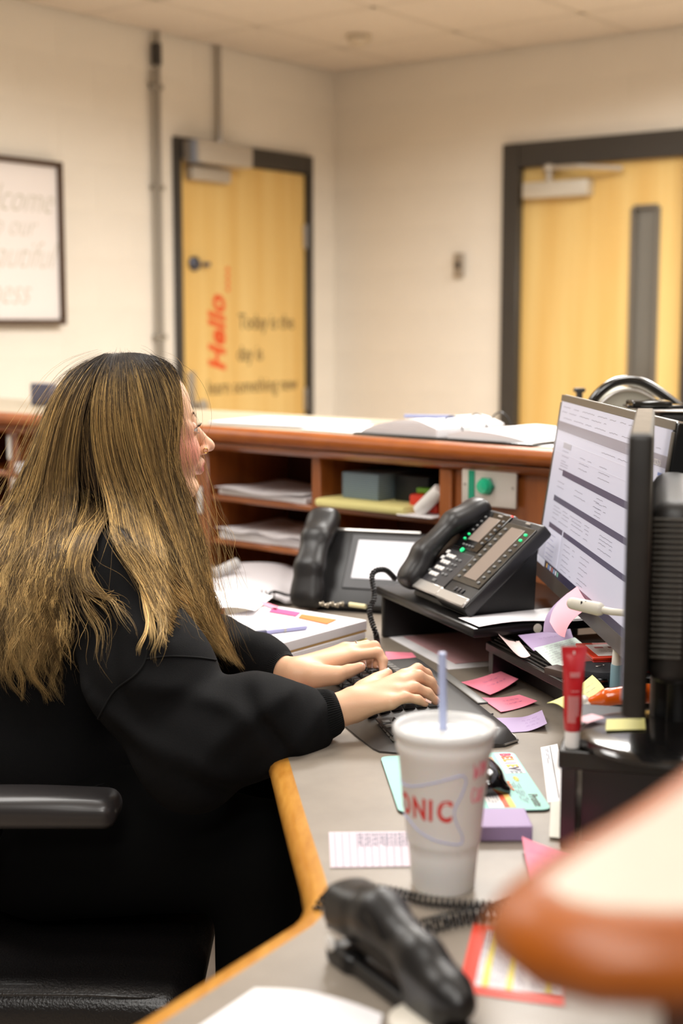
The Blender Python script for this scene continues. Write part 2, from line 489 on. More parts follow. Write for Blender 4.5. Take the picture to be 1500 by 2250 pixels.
d2 = door('door_2', MR, -1, 1.0, 2.0, 2.185, .09, .112, m_door)
lf = MB()
wx0, wx1, wz0, wz1 = 1.655, 1.772, 1.0, 1.866
for a, b, z0, z1 in ((1.09, wx0, .005, 2.073), (wx1, 1.91, .005, 2.073), (wx0, wx1, .005, wz0), (wx0, wx1, wz1, 2.073)):
    lf.box(((a+b)/2, .045, (z0+z1)/2), (b-a, .044, z1-z0))
lf.build('door_leaf', m_door, d2, smooth=False)
mb = MB()
for a, b, z0, z1 in ((wx0-.012, wx0+.006, wz0, wz1), (wx1-.006, wx1+.012, wz0, wz1), (wx0, wx1, wz1-.006, wz1+.012), (wx0, wx1, wz0-.012, wz0+.006)):
    mb.box(((a+b)/2, .038, (z0+z1)/2), (b-a, .05, z1-z0), .002, 1)
mb.build('window_trim', mat('taupe_trim', '6F675B', .5), d2)
mb = MB(); mb.box(((wx0+wx1)/2, .045, (wz0+wz1)/2), (wx1-wx0, .006, wz1-wz0)); mb.build('glass_pane', mat('door_glass', '6A665E', .12, spec=.6), d2, smooth=False)
mb = MB(); mb.box((1.29, -.012, 1.965), (.33, .07, .072), .006); c = mb.build('closer_body', mat('closer_silver', 'CFC9BC', .4, .3), d2)
mb = MB(); mb.cyl((1.25, -.02, 2.0), (1.25, -.02, 2.065), .016); mb.lathe([(.03, 0), (.03, .02), (.012, .03)], 18, Matrix.Translation((1.25, -.02, 2.05)))
mb.tube([(1.25, -.02, 2.062), (1.44, -.10, 2.05), (1.62, -.03, 2.035)], .011); mb.build('closer_arm', m_greymetal, d2)
# wall call button
r = empty('wall_switch', M=MR @ Matrix.Translation((.762, -.006, 1.637)))
mb = MB(); mb.box((0, -.006, 0), (.055, .012, .115), .004); mb.build('switch_plate', mat('grey_plate', 'A89C8C', .5, .3), r)
mb = MB(); mb.box((0, -.014, 0), (.022, .01, .034), .003); mb.build('toggle', mat('dark_toggle', '3A352F', .5), r)
tag(r, 'small grey wall switch with a dark toggle on the right-hand wall', 'switch')
# conduits
r = empty('conduit', M=ML @ Matrix.Translation((1.285, .014, 0)))
mb = MB(); mb.cyl((-.012, 0, .0), (-.012, 0, CEIL), .010); mb.build('pipe', mat('painted_conduit', 'A39C90', .5, .2), r)
mb = MB(); mb.cyl((.016, 0, .0), (.016, 0, 2.45), .009); mb.build('pipe', mat('painted_conduit', 'C2B9AA', .5, .2), r)
mb = MB(); mb.cyl((.0, .004, 2.47), (.0, .004, 2.56), .022); mb.build('connector', mat('dark_connector', '3B3733', .5), r)
for z in (1.3, 1.95, 2.38):
    mb = MB(); mb.box((0, -.002, z), (.07, .026, .022), .004); mb.build('clamp', mat('clamp_metal', '9A948A', .4, .5), r)
tag(r, 'double grey conduit running down the left wall beside the lettered door', 'conduit')
r = empty('conduit', M=ML @ Matrix.Translation((.885, .016, 0)))
mb = MB(); mb.cyl((0, 0, 2.16), (0, 0, CEIL), .013); mb.build('pipe', mat('silver_conduit', 'AFAAA2', .35, .6), r)
mb = MB(); mb.cyl((0, 0, 2.16), (0, 0, 2.2), .018); mb.build('connector', m_steel, r)
tag(r, 'short silver conduit dropping from the ceiling to the door closer', 'conduit')
# framed sign
r = empty('framed_sign', M=ML @ Matrix.Translation((2.34, .012, 1.68)))
W, H = .98, .655
mb = MB()
mb.box((0, .012, H/2-.011), (W, .028, .022), .003, 1); mb.box((0, .012, -H/2+.011), (W, .028, .022), .003, 1)
mb.box((-W/2+.011, .012, 0), (.022, .028, H-.044), .003, 1); mb.box((W/2-.011, .012, 0), (.022, .028, H-.044), .003, 1)
mb.build('sign_frame', mat('dark_walnut', '4A3422', .4), r)
mb = MB(); mb.box((0, .004, 0), (W-.04, .006, H-.04)); mb.build('sign_board', mat('sign_white', 'EDE6E2', .5), r, smooth=False)
m_sg = mat('sign_ink', 'C3BEAE', .6)
def sign_t(body, x, z, size):
    M = Matrix.Translation((x, .0075, z)) @ Matrix(((-1, 0, 0), (0, 0, 1), (0, 1, 0))).to_4x4()
    return text('lettering', body, size, m_sg, r, M, shear=.45, bold=-.0025, extrude=.0004, sx=.8, align='RIGHT')
sign_t('Welcome', -.475+.035, .165, .155); sign_t('to our', -.475+.13, .06, .12); sign_t('beautiful', -.475+.035, -.055, .155); sign_t('mess', -.475+.17, -.20, .15)
tag(r, 'white hand-lettered welcome sign in a dark brown frame on the left wall', 'sign')

# ================================================================ RECEPTION COUNTER
def sweep(mb, prof, path, closed_prof=True, mi=0, side=1):
    """prof: (out, z) list, out = to the left of the travelling direction * side"""
    P = [Vector((p[0], p[1])) for p in path]; N = len(P); n = len(prof); vs = []; fs = []
    for i, p in enumerate(P):
        a = (P[i]-P[i-1]).normalized() if i else (P[1]-P[0]).normalized()
        b = (P[i+1]-P[i]).normalized() if i < N-1 else a
        na = Vector((-a.y, a.x)); nb = Vector((-b.y, b.x)); m = (na+nb).normalized(); m = m/max(.4, m.dot(na))
        for (q, z) in prof: vs.append((p.x+m.x*q*side, p.y+m.y*q*side, z))
    for i in range(N-1):
        for k in range(n):
            k2 = (k+1) % n
            fs.append((i*n+k, i*n+k2, (i+1)*n+k2, (i+1)*n+k) if side < 0 else (i*n+k, (i+1)*n+k, (i+1)*n+k2, i*n+k2))
    fs.append(tuple(range(n)) if side > 0 else tuple(range(n-1, -1, -1)))
    fs.append(tuple(range((N-1)*n+n-1, (N-1)*n-1, -1)) if side > 0 else tuple(range((N-1)*n, N*n)))
    return mb.add(vs, fs, None, mi)
def smooth_path(P, n, r=None):
    return [(v.x, v.y) for v in catmull([(p[0], p[1], 0) for p in P], n)]
CE = Vector((.754, -.657, 0)); CO = Vector((-.997, 4.156, 0)); CT = 1.10
CM = frame(CO, CE)                # local x along the counter, +y away from the desk
def cw(x, y=0, z=0): p = CM @ Vector((x, y, z)); return (p.x, p.y)
counter = empty('reception_counter', CM.translation)
tag(counter, 'long cherry wood reception counter with pigeonholes and beige laminate top', 'counter')
CP = lambda n, mb, m, **k: (lambda o: (setattr(o, 'matrix_parent_inverse', counter.matrix_world.inverted()), o)[1])(mb.build(n, m, counter, **k))
counter.location = (0, 0, 0)
near_in = smooth_path([(.585, 2.66), (.56, 2.33), (.53, 1.9), (.50, 1.5), (.42, 1.2), (.31, .95), (.192, .752), (.122, .658)], 26)
tip = [(.110, .642), (.099, .626), (.094, .611), (.100, .597), (.114, .589), (.14, .587)]
near_end = [(.3, .592), (.6, .605), (.95, .62)]
inner = [cw(-1.15), cw(2.07), cw(2.10)]+near_in+tip+near_end
outer = [(1.02, 1.2), (1.06, 2.0), (1.10, 2.95), cw(-1.12, .48)]
mb = MB(); mb.prism(inner+outer, CT-.03, CT); CP('countertop', mb, m_lam, smooth=False)
bp = [(0, CT), (.008, CT-.0005), (.02, CT-.004), (.028, CT-.012), (.031, CT-.02), (.028, CT-.03), (.02, CT-.037), (.0, CT-.04)]
mb = MB(); sweep(mb, [(q-.002, z) for q, z in bp], inner, side=-1); CP('counter_edge', mb, m_bull, angle=60)
cove = [(-.0, CT-.04), (.012, CT-.041), (.010, CT-.046), (.002, CT-.052), (-.004, CT-.06), (-.03, CT-.06), (-.03, CT-.04)]
mb = MB(); sweep(mb, cove, inner[:-9], side=-1); CP('counter_moulding', mb, m_cherry, angle=60)
# body of the far run: pigeonholes
y0 = .022; dep = .30; zt = 1.042
mb = MB(); mb.M = CM
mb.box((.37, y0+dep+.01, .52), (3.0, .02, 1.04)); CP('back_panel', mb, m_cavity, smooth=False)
mb = MB(); mb.M = CM; mb.box((.37, y0+.01+dep/2, zt+.009), (3.0, dep, .018)); CP('top_rail', mb, m_cherry, smooth=False)
divs = [-1.1, -.75, -.39, .025, .44, .828, 1.2215]
for dx in divs:
    wd = .05 if dx in (.828, .025) else .03
    mb = MB(); mb.M = CM; mb.box((dx, y0+dep/2, zt/2), (wd, dep, zt), .003, 1); CP('divider', mb, m_cherry_v)
bays = [(-1.08, -.77), (-.73, -.42), (-.36, -.005), (.055, .42), (.46, .80), (.855, 1.206), (1.237, 1.597)]
for a, b in bays:
    for z in ((.915, .803) if b < 1.3 else (.918,)):
        mb = MB(); mb.M = CM; mb.box(((a+b)/2, y0+.004+dep/2, z), (b-a, dep, .016), .003, 1); CP('shelf', mb, m_cherry)
mb = MB(); mb.M = CM; mb.box((1.84, y0+.01, .52), (.48, .022, 1.04), .003, 1); CP('side_panel', mb, m_cherry_v)
mb = MB(); mb.M = CM; mb.box((1.615, y0+.002, .52), (.035, .03, 1.04), .004, 1); CP('stile', mb, m_cherry_v)
mb = MB(); mb.M = CM; mb.box((1.61, y0+dep/2, .52), (.03, dep, 1.04)); CP('divider', mb, m_cherry_v, smooth=False)
for x, z in ((.016, .995), (.03, .872), (.824, .905)):
    mb = MB(); mb.M = CM; mb.box((x, y0-.003, z), (.018, .007, .07), .0034, 3); o = CP('label_holder', mb, m_white); o['label'] = 'white plastic label holder'
# body of the side run and of the near end
bodyp = [(.150, .632), (.222, .748), (.33, .95), (.47, 1.15), (.70, 1.3), (.76, 1.7), (.78, 2.62), (.98, 2.85), (1.0, 2.0), (.96, 1.2), (.90, .655)]
mb = MB(); mb.prism(bodyp[::-1], 0, CT-.04); CP('counter_body', mb, mat('dark_cherry', '7A4320', .35, col2='5F3016', vscale=6, stretch=(6, 6, .5), coat=.3), smooth=False)

# ================================================================ WORKTOP
DZ = .74
win = smooth_path([(-2.15, 4.32), (-1.5, 3.75), (-.9, 3.25), (-.48, 2.9), (-.26, 2.58), (-.15, 2.25), (-.088, 2.02)], 30)+smooth_path([(-.075, 1.955), (-.045, 1.72), (-.018, 1.52)], 6)+[(-.012, 1.46), (-.018, 1.42), (-.03, 1.39)]+[(-.16, 1.183), (-.45, .77), (-.8, .27)]
wout = [(-.45, -.1), (.1, .45), (.16, .64), (.33, .93), (.47, 1.13), (.70, 1.28), (.77, 1.7), (.775, 2.5), cw(1.97, .02), cw(-1.05, .02)]
desk = empty('worktop'); tag(desk, 'grey laminate curved worktop with a worn oak edge, under the keyboard', 'desk')
mb = MB(); mb.prism(win+wout, DZ-.035, DZ); mb.build('laminate_top', m_desk, desk, smooth=False)
ep = [(-.001, DZ), (.012, DZ-.0005), (.02, DZ-.003), (.026, DZ-.009), (.028, DZ-.017), (.026, DZ-.026), (.018, DZ-.034), (-.001, DZ-.036)]
mb = MB(); sweep(mb, ep, win, side=-1); mb.build('oak_edge', m_oak, desk, angle=60)
for x, y in ((-.6, 3.6), (.35, 2.9), (.62, 1.5), (.1, .62), (-1.6, 4.4)):
    mb = MB(); mb.box((x, y, .352), (.05, .05, .704), .004, 1); mb.build('leg', m_dark, desk)
# ================================================================ PAPER, NOTES
def ink_lines(parent, P, rows, m, n=26, wdt=.0005, lift=.0006, amp=.25, seed=1, name='handwriting', words=True):
    """rows: (v, u0, u1, height) ; P(u,v) -> point, normal from differences"""
    r = random.Random(seed); mb = MB()
    for v, u0, u1, hh in rows:
        u = u0
        while u < u1-.02:
            wl_ = r.uniform(.05, .13) if words else u1-u0
            e = min(u+wl_, u1); k = max(4, int((e-u)*n*4)); L_ = []; R_ = []
            for i in range(k):
                uu = u+(e-u)*i/(k-1); vv = v+(hh*amp*(math.sin(i*2.3+r.random()*2)) if words else 0)
                p = P(uu, vv); du = (P(uu+.01, vv)-p); dv = (P(uu, vv+.01)-p); nn = du.cross(dv).normalized()
                if nn.z < 0 and abs(nn.z) > .2: nn = -nn
                q = dv.normalized()*wdt
                L_.append(tuple(p+nn*lift-q)); R_.append(tuple(p+nn*lift+q))
            mb.grid([L_, R_]); u = e+r.uniform(.02, .04)
    o = mb.build(name, m, parent, smooth=False); o['kind'] = 'stuff'; return o
def quadP(c, lift=None):
    c = [Vector(p) for p in c]
    def P(u, v):
        p = c[0]*(1-u)*(1-v)+c[1]*u*(1-v)+c[2]*u*v+c[3]*(1-u)*v
        if lift: p = p+Vector(lift(u, v)) if isinstance(lift(u, v), tuple) else p+Vector((0, 0, lift(u, v)))
        return p
    return P
def sheet(name, c, m, lift=None, n=10, thick=.0005, parent=None):
    P = quadP(c, lift)
    G = [[tuple(P(i/n, j/n)) for j in range(n+1)] for i in range(n+1)]
    a, b, d = Vector(G[0][0]), Vector(G[1][0]), Vector(G[0][1])
    if (b-a).cross(d-a).z > 0: G = [r[::-1] for r in G]; 
    mb = MB(); mb.grid(G, thick=-thick if (Vector(G[0][1])-Vector(G[0][0])).cross(Vector(G[1][0])-Vector(G[0][0])).z < 0 else thick)
    return mb.build(name, m, parent), P
def note(name, px, z, m, label, cat='note', lift=None, group=None, rows=None, ink=None, seed=1, n=10):
    c = [onz(x, y, z) for x, y in px]
    o, P = sheet(name, c, m, lift, n)
    tag(o, label, cat, group)
    if rows: ink_lines(o, P, rows, ink, seed=seed)
    return o
m_pink = mat('pink_note', 'FC8FA6', .6); m_pink2 = mat('pale_pink_note', 'F9C3CC', .6); m_lav = mat('lavender_note', 'AD97BD', .6)
m_yel = mat('yellow_note', 'E3DE8C', .6); m_mint = mat('mint_note', 'D3E4DC', .6); m_pinkpale = mat('pinkish_lined', 'D9C9D2', .6)
m_purpleink = mat('purple_ink', '7A4A94', .6); m_redink = mat('red_ink', 'A82440', .6); m_greyink = mat('grey_ink', '8B8796', .6)
m_blk2 = mat('black_wood', '17140F', .35, bump=.15, bscale=60, stretch=(1, 1, 12), coat=.15)
D = DZ+.0004
curl = lambda a, b=0: (lambda u, v: a*u*u+b*v*v)
note('sticky_note', [(1012, 1506), (1096, 1493), (1138, 1512), (1076, 1534)], D, m_pink, 'pink sticky note with purple writing, topmost of the two beside the riser', lift=lambda u, v: .012*(1-u)**2*0+.010*u*u+.006, rows=[(.35, .35, .8, .2), (.6, .3, .85, .2)], ink=m_purpleink, seed=2, group='pink sticky notes on the desk')
note('sticky_note', [(1054, 1536), (1140, 1535), (1180, 1549), (1100, 1568)], D, m_pink, 'pink sticky note lying in front of another pink note beside the black riser', lift=lambda u, v: .010*(u-.3)**2+.002, rows=[(.35, .4, .8, .2), (.6, .35, .8, .2)], ink=m_purpleink, seed=3, group='pink sticky notes on the desk')
note('sticky_note', [(1085, 1579), (1190, 1576), (1201, 1606), (1096, 1612)], D, m_lav, 'lavender sticky note with a curled corner behind the foam cup', lift=lambda u, v: .012*max(0, u-.55)**1.5*3+.001, rows=[(.3, .55, .9, .2), (.5, .6, .9, .2), (.7, .6, .85, .2)], ink=m_purpleink, seed=4)
note('sticky_note', [(722, 1830), (900, 1828), (905, 1905), (726, 1908)], D, m_pinkpale, 'pale pink lined note with small grey writing left of the cup', lift=lambda u, v: .001, n=6)
lp = bpy.data.objects['sticky_note.003'] if 'sticky_note.003' in bpy.data.objects else None
if lp:
    P = quadP([onz(x, y, D+.001) for x, y in [(722, 1830), (900, 1828), (905, 1905), (726, 1908)]])
    PT = lambda u, v: P(v, u)
    ink_lines(lp, PT, [(k, .02, .98, 0) for k in (.07, .16, .25, .34, .43, .52, .61, .70, .79, .88)], m_greyink, wdt=.0005, words=False, name='rule')
    ink_lines(lp, PT, [(k, .03, .42, .05) for k in (.37, .40, .46, .49, .55, .58, .64, .67, .72, .76, .82, .86, .91, .95)], m_greyink, wdt=.0009, seed=9, amp=.15)
note('sticky_note', [(1146, 1861), (1280, 1880), (1290, 1935), (1162, 1934)], D, m_pink, 'pink sticky note partly hidden by the blurred counter corner', lift=lambda u, v: .012*(1-u)**2*(1-v)+.001, rows=[(.3, .1, .5, .2), (.55, .1, .5, .2), (.75, .15, .5, .2)], ink=m_purpleink, seed=5)
note('sticky_note', [(846, 1434), (905, 1436), (914, 1446), (850, 1456)], D+.003, m_pink, 'small pink note peeking out behind the keyboard', lift=lambda u, v: .002)
note('sticky_note', [(618, 1513), (660, 1520), (640, 1560), (600, 1550)], D, m_pink, 'pink note half under the left sleeve', lift=lambda u, v: .001)
# sheets under the phone stand
note('paper_sheet', [(850, 1398), (1070, 1390), (1085, 1462), (985, 1471)], D, m_paper, 'white sheet lying under the pink papers below the phone stand', cat='paper')
note('paper_sheet', [(885, 1398), (1075, 1385), (1090, 1450), (1000, 1458)], D+.0012, mat('faded_pink_paper', 'D9A9AC', .6), 'faded pink sheet lying under the phone stand', cat='paper', rows=[(.3, .1, .8, .1), (.45, .1, .8, .1)], ink=m_redink)
# envelope and folded sheet by the riser
note('envelope', [(1187, 1642), (1224, 1640), (1250, 1765), (1203, 1763)], D, m_paper, 'white envelope with a printed line leaning against the black riser', cat='envelope', lift=lambda u, v: .004*u, rows=[(.5, .30, .32, 0)], ink=m_ink)
env = [o for o in bpy.data.objects if o.name.startswith('envelope')][-1]
P = quadP([onz(x, y, D+.001) for x, y in [(1187, 1642), (1224, 1640), (1250, 1765), (1203, 1763)]], lambda u, v: .004*u)
ink_lines(env, lambda u, v: P(v, u), [(.55, .02, .95, 0)], m_ink, wdt=.0004, words=False, name='printed_line')
ink_lines(env, lambda u, v: P(v, u), [(.30, .05, .35, .03), (.38, .05, .3, .03)], m_greyink, wdt=.0004)
note('receipt', [(1210, 1766), (1232, 1764), (1232, 1848), (1206, 1845)], D, mat('receipt_paper', 'DDD9CC', .7), 'cream paper strip beside the bottom of the near riser', cat='paper', lift=lambda u, v: .002*math.sin(v*9)+.003)
# lavender note block
q = [onz(x, y, D) for x, y in [(1050, 1795), (1153, 1795), (1166, 1861), (1040, 1861)]]
nb = MB(); ctr = sum(q, Vector())/4; hx = (q[1]-q[0]).length/2; 
nb.box((0, 0, .009), (.064, .066, .018), .0012, 1)
o = nb.build('note_block', m_lav, loc=(ctr.x, ctr.y, DZ+.0005), rot=(0, 0, .02))
tag(o, 'thick block of lavender sticky notes on the desk right of the cup', 'notepad')
for k in range(9):
    mb = MB(); mb.box((0, 0, .0012+.002*k), (.0646, .0666, .0004)); mb.build('sheet_edge', mat('lavender_edge', '8C739E', .6), o, smooth=False)

# ================================================================ FOAM CUP
cup = empty('foam_cup', (.1115, 1.497, DZ))
tag(cup, 'tall white foam drink cup with red lettering, plastic lid and straw', 'cup')
H = .178
m_foam = mat('white_foam', 'F0EEEC', .55, bump=.12, bscale=500, sss=.15)
prof = [(.0335, 0), (.0345, .002), (.0375, .040), (.0385, .050), (.0395, .052), (.0405, .056), (.0497, .150), (.0515, .153), (.0525, .160), (.0530, .163), (.0525, .166), (.0540, .170), (.0552, .174), (.0552, .178), (.0535, .179), (.0520, .176)]
mb = MB(); mb.lathe(prof, 72, cap1=False); mb.build('cup_body', m_foam, cup, angle=60)
lidp = [(.0545, .172), (.0560, .174), (.0562, .179), (.0545, .1815), (.0515, .181), (.0495, .176), (.0480, .1735), (.040, .1735), (.0385, .1765), (.0335, .1775), (.031, .1745), (.012, .174), (.010, .1765), (.0055, .1765), (.0045, .173)]
mb = MB(); mb.lathe(lidp, 72, cap0=False, cap1=True); mb.build('lid', mat('clear_lid', 'F3F3F2', .28, alpha=.8, spec=.6), cup, angle=60)
mb = MB(); mb.cyl((0, 0, .1), (-.0035, -.004, .262), .0042, n=18)
o = mb.build('straw', mat('straw_blue', 'BDC8EE', .35, alpha=.93), cup)
def on_cup(V, a0, z0, tilt=0, off=.0004):
    out = []
    for x, y, z in V:
        ct, st = math.cos(tilt), math.sin(tilt)
        x, y = x*ct-y*st, x*st+y*ct
        zz = z0+y; r = .0405+(.0497-.0405)*(zz-.056)/.094+off+z; a = a0+x/.046
        out.append((r*math.sin(a), -r*math.cos(a), zz))
    return out
def cupfacing(a): return a
m_cred = mat('logo_red', 'D8261C', .5); m_cblue = mat('logo_blue', 'A9B4E2', .5); m_cpink = mat('marker_pink', 'D9637A', .6)
xs = 0
for ch, a in zip('SONIC', (-1.62, -1.20, -.70, -.39, -.05)):
    V, Fc = text_mesh(ch, .033, extrude=0, bold=.0010, sx=.74)
    # subdivide in x so that wide letters follow the curve
    mb = MB(); mb.add(on_cup(V, a, .098, -.03), Fc); mb.build('letter', m_cred, cup, smooth=False)
pts = [(-2.6, .132), (-2.1, .124), (-1.6, .121), (-1.15, .122), (-.75, .126), (-.3, .133), (.10, .139), (.32, .141), (.42, .137), (.42, .130), (.33, .118), (.22, .107), (.18, .101), (.20, .093), (.32, .081), (.42, .072), (.43, .066), (.36, .063), (.15, .064), (-.3, .068), (-.75, .075), (-1.15, .084), (-1.6, .083), (-2.1, .078), (-2.6, .07)]
c3 = []
for a, z in [(q.x, q.y) for q in catmull([(a, z-.002, 0) for a, z in pts], 120)]:
    r = .0405+(.0497-.0405)*(z-.056)/.094+.0002; c3.append((r*math.sin(a), -r*math.cos(a), z))
mb = MB(); mb.tube(c3, .00065, 6); mb.build('logo_outline', m_cblue, cup)
mb = MB()
for st in ([(.62, .150), (.66, .132), (.70, .146), (.75, .133), (.80, .152)], [(.86, .150), (.88, .134)], [(.92, .134), (.94, .150), (.97, .140), (1.0, .151), (1.03, .136)],
           [(.74, .120), (.66, .122), (.62, .113), (.68, .106), (.76, .110)], [(.82, .120), (.80, .108), (.86, .106), (.9, .118), (.86, .12)], [(.95, .106), (1.0, .121)]):
    P3 = []
    for a, z in [(q.x, q.y) for q in catmull([(s_[0], s_[1], 0) for s_ in st], 14)]:
        r = .0405+(.0497-.0405)*(z-.056)/.094+.0002; P3.append((r*math.sin(a), -r*math.cos(a), z))
    mb.tube(P3, .0006, 5)
o = mb.build('marker_writing', m_cpink, cup); o['kind'] = 'stuff'

# ================================================================ KEYBOARD
kd = Vector((-.24, .97, 0)).normalized(); kb_ = Vector((.97, .24, 0)).normalized()
KM = frame((.060, 1.975, DZ), -kd)         # x: from far end to near end reversed; local y away from the user
KM = Matrix((kd, -kb_, UP)).transposed().to_4x4(); KM.translation = Vector((.058, 1.968, DZ))
kbd = empty('keyboard', M=KM)              # +x towards the far end, -y towards the back edge
tag(kbd, 'black and grey curved ergonomic keyboard under the woman\'s hands', 'keyboard')
s = SDF()
prof_k = [(0, .007), (.04, .011), (.10, .014), (.17, .017), (.215, .014)]
L = .50
mb = MB(); G = []
for i in range(31):
    u = i/30; x = L*u; bow = .018*(1-(2*u-1)**2); hump = .012*(1-(2*u-1)**2)
    e = min(u, 1-u)*L; rr = .03; cut = rr-math.sqrt(max(0, rr*rr-max(0, rr-e)**2))
    row = []
    for j in range(15):
        v = j/14; y = -(cut-bow+(.215+bow-2*cut+bow*.0)*v)
        z = (.004+.012*math.sin(min(1, v*3)*math.pi/2)+.006*v+hump*math.sin(v*math.pi)*.9) if 0 < j < 14 else .003
        if i in (0, 30): z = min(z, .006)
        row.append((x, y, z))
    G.append(row)
mb.grid(G, thick=0)
ring = [G[i][0] for i in range(31)]+[G[30][j] for j in range(1, 15)]+[G[i][14] for i in range(29, -1, -1)]+[G[0][j] for j in range(13, 0, -1)]
n = len(ring); vs = ring+[(p[0], p[1], 0) for p in ring]; mb.add(vs, [(k, (k+1) % n, (k+1) % n+n, k+n) for k in range(n)]+[tuple(range(n, 2*n))])
m_kb = mat('keyboard_grey', '393634', .38, coat=.1); o = mb.build('case', m_kb, kbd, angle=50)
def kz(x, y):
    u = x/L; v = (-y+.018*(1-(2*u-1)**2))/(.215+.018*(1-(2*u-1)**2)); v = min(max(v, 0), 1)
    return .004+.012*math.sin(min(1, v*3)*math.pi/2)+.006*v+.012*(1-(2*u-1)**2)*math.sin(v*math.pi)*.9
m_key = mat('keycap', '1E1D1D', .4); m_keyg = mat('keycap_grey', '57544F', .42)
kcache = {}
mb = MB(); 
mb.box((.070, -.080, kz(.07, -.08)-.0015), (.090, .118, .004), .003); mb.build('key_well', m_black, kbd)
for blk, x0, cols, y0_, rows_ in (('a', .030, 5, -.030, 6), ('b', .145, 8, -.024, 6), ('c', .318, 8, -.026, 6)):
    for r_ in range(rows_):
        for c in range(cols):
            x = x0+c*.0192; y = y0_-r_*.0195
            if blk == 'a' and c == 4: continue
            mm = m_keyg if (blk == 'a' and r_ == 0) or r_ == 5 else m_key
            if mm.name not in kcache:
                k_ = MB(); k_.add(*[(lambda vs, fs: ([(a*(1-.22*(c_ > 0)), b*(1-.22*(c_ > 0)), c_) for a, b, c_ in vs], fs))(*rbox(.0172, .0172, .009, .0015, 1))][0])
                kcache[mm.name] = k_.build('key', mm, kbd); o = kcache[mm.name]
            else: o = copy_part(kcache[mm.name], kbd)
            o.location = (x, y, kz(x, y)+.004)
mb = MB(); mb.tube([G[i][14][:2]+(.004,) for i in range(31)], .0016, 6); mb.build('silver_trim', m_steel, kbd)
mb = MB(); mb.box((.25, -.205, kz(.25, -.2)+.001), (.20, .018, .004), .002); mb.build('button_strip', m_keyg, kbd)
mb = MB(); mb.tube([(.13, -.205, .012), (.125, -.212, .014), (.115, -.206, .016), (.112, -.196, .017)], .0016, 6); mb.build('logo_mark', m_black, kbd)

# ================================================================ MOUSE PAD + MOUSE
pad = empty('mouse_pad', (0, 0, DZ)); tag(pad, 'mint mouse pad printed with BELIEVE and a calendar, under the mouse', 'mouse pad')
pc_ = [onz(835, 1667, DZ), onz(1128, 1657, DZ), onz(1212, 1784, DZ), onz(876, 1790, DZ)]
def rounded_poly(c, r, n=6):
    out = []
    N = len(c)
    for i in range(N):
        p = Vector(c[i]); a = (Vector(c[i-1])-p).normalized(); b = (Vector(c[(i+1) % N])-p).normalized()
        for k in range(n+1):
            t = k/n; out.append(((p+a*r)*(1-t)**2+p*2*t*(1-t)+(p+b*r)*t*t))
    return [(q.x, q.y) for q in out]
rp = rounded_poly(pc_, .014)[::-1]
mb = MB(); mb.prism(rp, 0, .0025); mb.build('rubber_base', m_black, pad, smooth=False)
mb = MB(); mb.prism(rp, .0025, .0035); mb.build('printed_cloth', mat('mint_cloth', 'A4D6CB', .7), pad, smooth=False)
PM = quadP([Vector((p.x, p.y, .0036)) for p in pc_])
def pad_quad(u0, v0, u1, v1, m, name='print_block', dz=0):
    mb = MB(); P4 = [PM(u0, v0), PM(u1, v0), PM(u1, v1), PM(u0, v1)]
    mb.add([(p.x, p.y, p.z+dz) for p in P4]+[(p.x, p.y, p.z+dz+.0003) for p in P4], [(0, 1, 2, 3), (7, 6, 5, 4), (0, 4, 5, 1), (1, 5, 6, 2), (2, 6, 7, 3), (3, 7, 4, 0)])
    return mb.build(name, m, pad, smooth=False)
def pad_text(body, u, v, size, m, dz=.0007, **k):
    # letters are read with the pad turned: the text runs along +v (towards the camera)
    p = PM(u, v); ex = (PM(u, v+.01)-p).normalized(); ey = (PM(u+.01, v)-p).normalized()
    M = Matrix((ex, ey, ex.cross(ey))).transposed().to_4x4(); M.translation = p+Vector((0, 0, dz))
    return text('lettering', body, size, m, pad, M, extrude=.0001, **k)
pad_quad(.845, .03, .985, .40, m_white, 'print_panel')
for i, (ch, cc) in enumerate(zip('BELIEVE', ('D8466A', 'E0703C', 'E9A640', 'B8A6D0', 'F0B850', '4A3A58', '9AA0A8'))):
    pad_text(ch, .918, .06+i*.052, .021, mat('pad_'+cc, cc, .6), bold=.0009)
pad_text('you can', .80, .20, .017, mat('pad_orange', 'E08A5A', .6), shear=.3)
pad_text('2025', .79, .62, .020, mat('pad_or2', 'DF7A48', .6), bold=.0004)
pad_quad(.70, .58, .735, .96, mat('pad_red', 'DB5A34', .6)); pad_quad(.735, .60, .775, .96, mat('pad_yel', 'F0C46A', .6)); pad_quad(.60, .60, .70, .96, m_white, 'print_panel')
pad_text('Pronte', .93, .86, .017, m_brownink)
pad_quad(.10, .45, .20, .9, m_white, 'print_panel')
mb = MB()
for k in range(9):
    p = PM(.89+.02*math.cos(k*.7), .50+.05*math.sin(k*.7)); c0 = PM(.89, .50); mb.tube([c0+Vector((0, 0, .0004)), p+Vector((0, 0, .0004))], [.0016, .0003], 5)
mb.build('starburst', mat('pad_yel2', 'F2D878', .6), pad)
ink_lines(pad, lambda u, v: PM(v, u), [(.84, .58, .85, .01), (.855, .55, .88, .01), (.87, .6, .9, .01), (.885, .58, .86, .01), (.78, .6, .8, .01), (.62, .62, .9, .0), (.64, .62, .9, 0), (.66, .62, .9, 0), (.68, .62, .9, 0)], m_greyink, wdt=.0004, lift=.0009, name='small_print', seed=4)
s = SDF(); s.ell((0, 0, .012), (.030, .055, .024), k=.004); s.box((0, 0, .003), (.027, .05, .006), .004, k=.01); V, Q = s.mesh(.002)
V = V[:]; V[:, 2] = np.maximum(V[:, 2], 0.0005)
mouse = np_mesh('computer_mouse', relax(V, Q, 1), Q, m_glossblack); mouse.location = tuple(onz(1052, 1722, DZ+.004)); mouse.rotation_euler = (0, 0, .25)
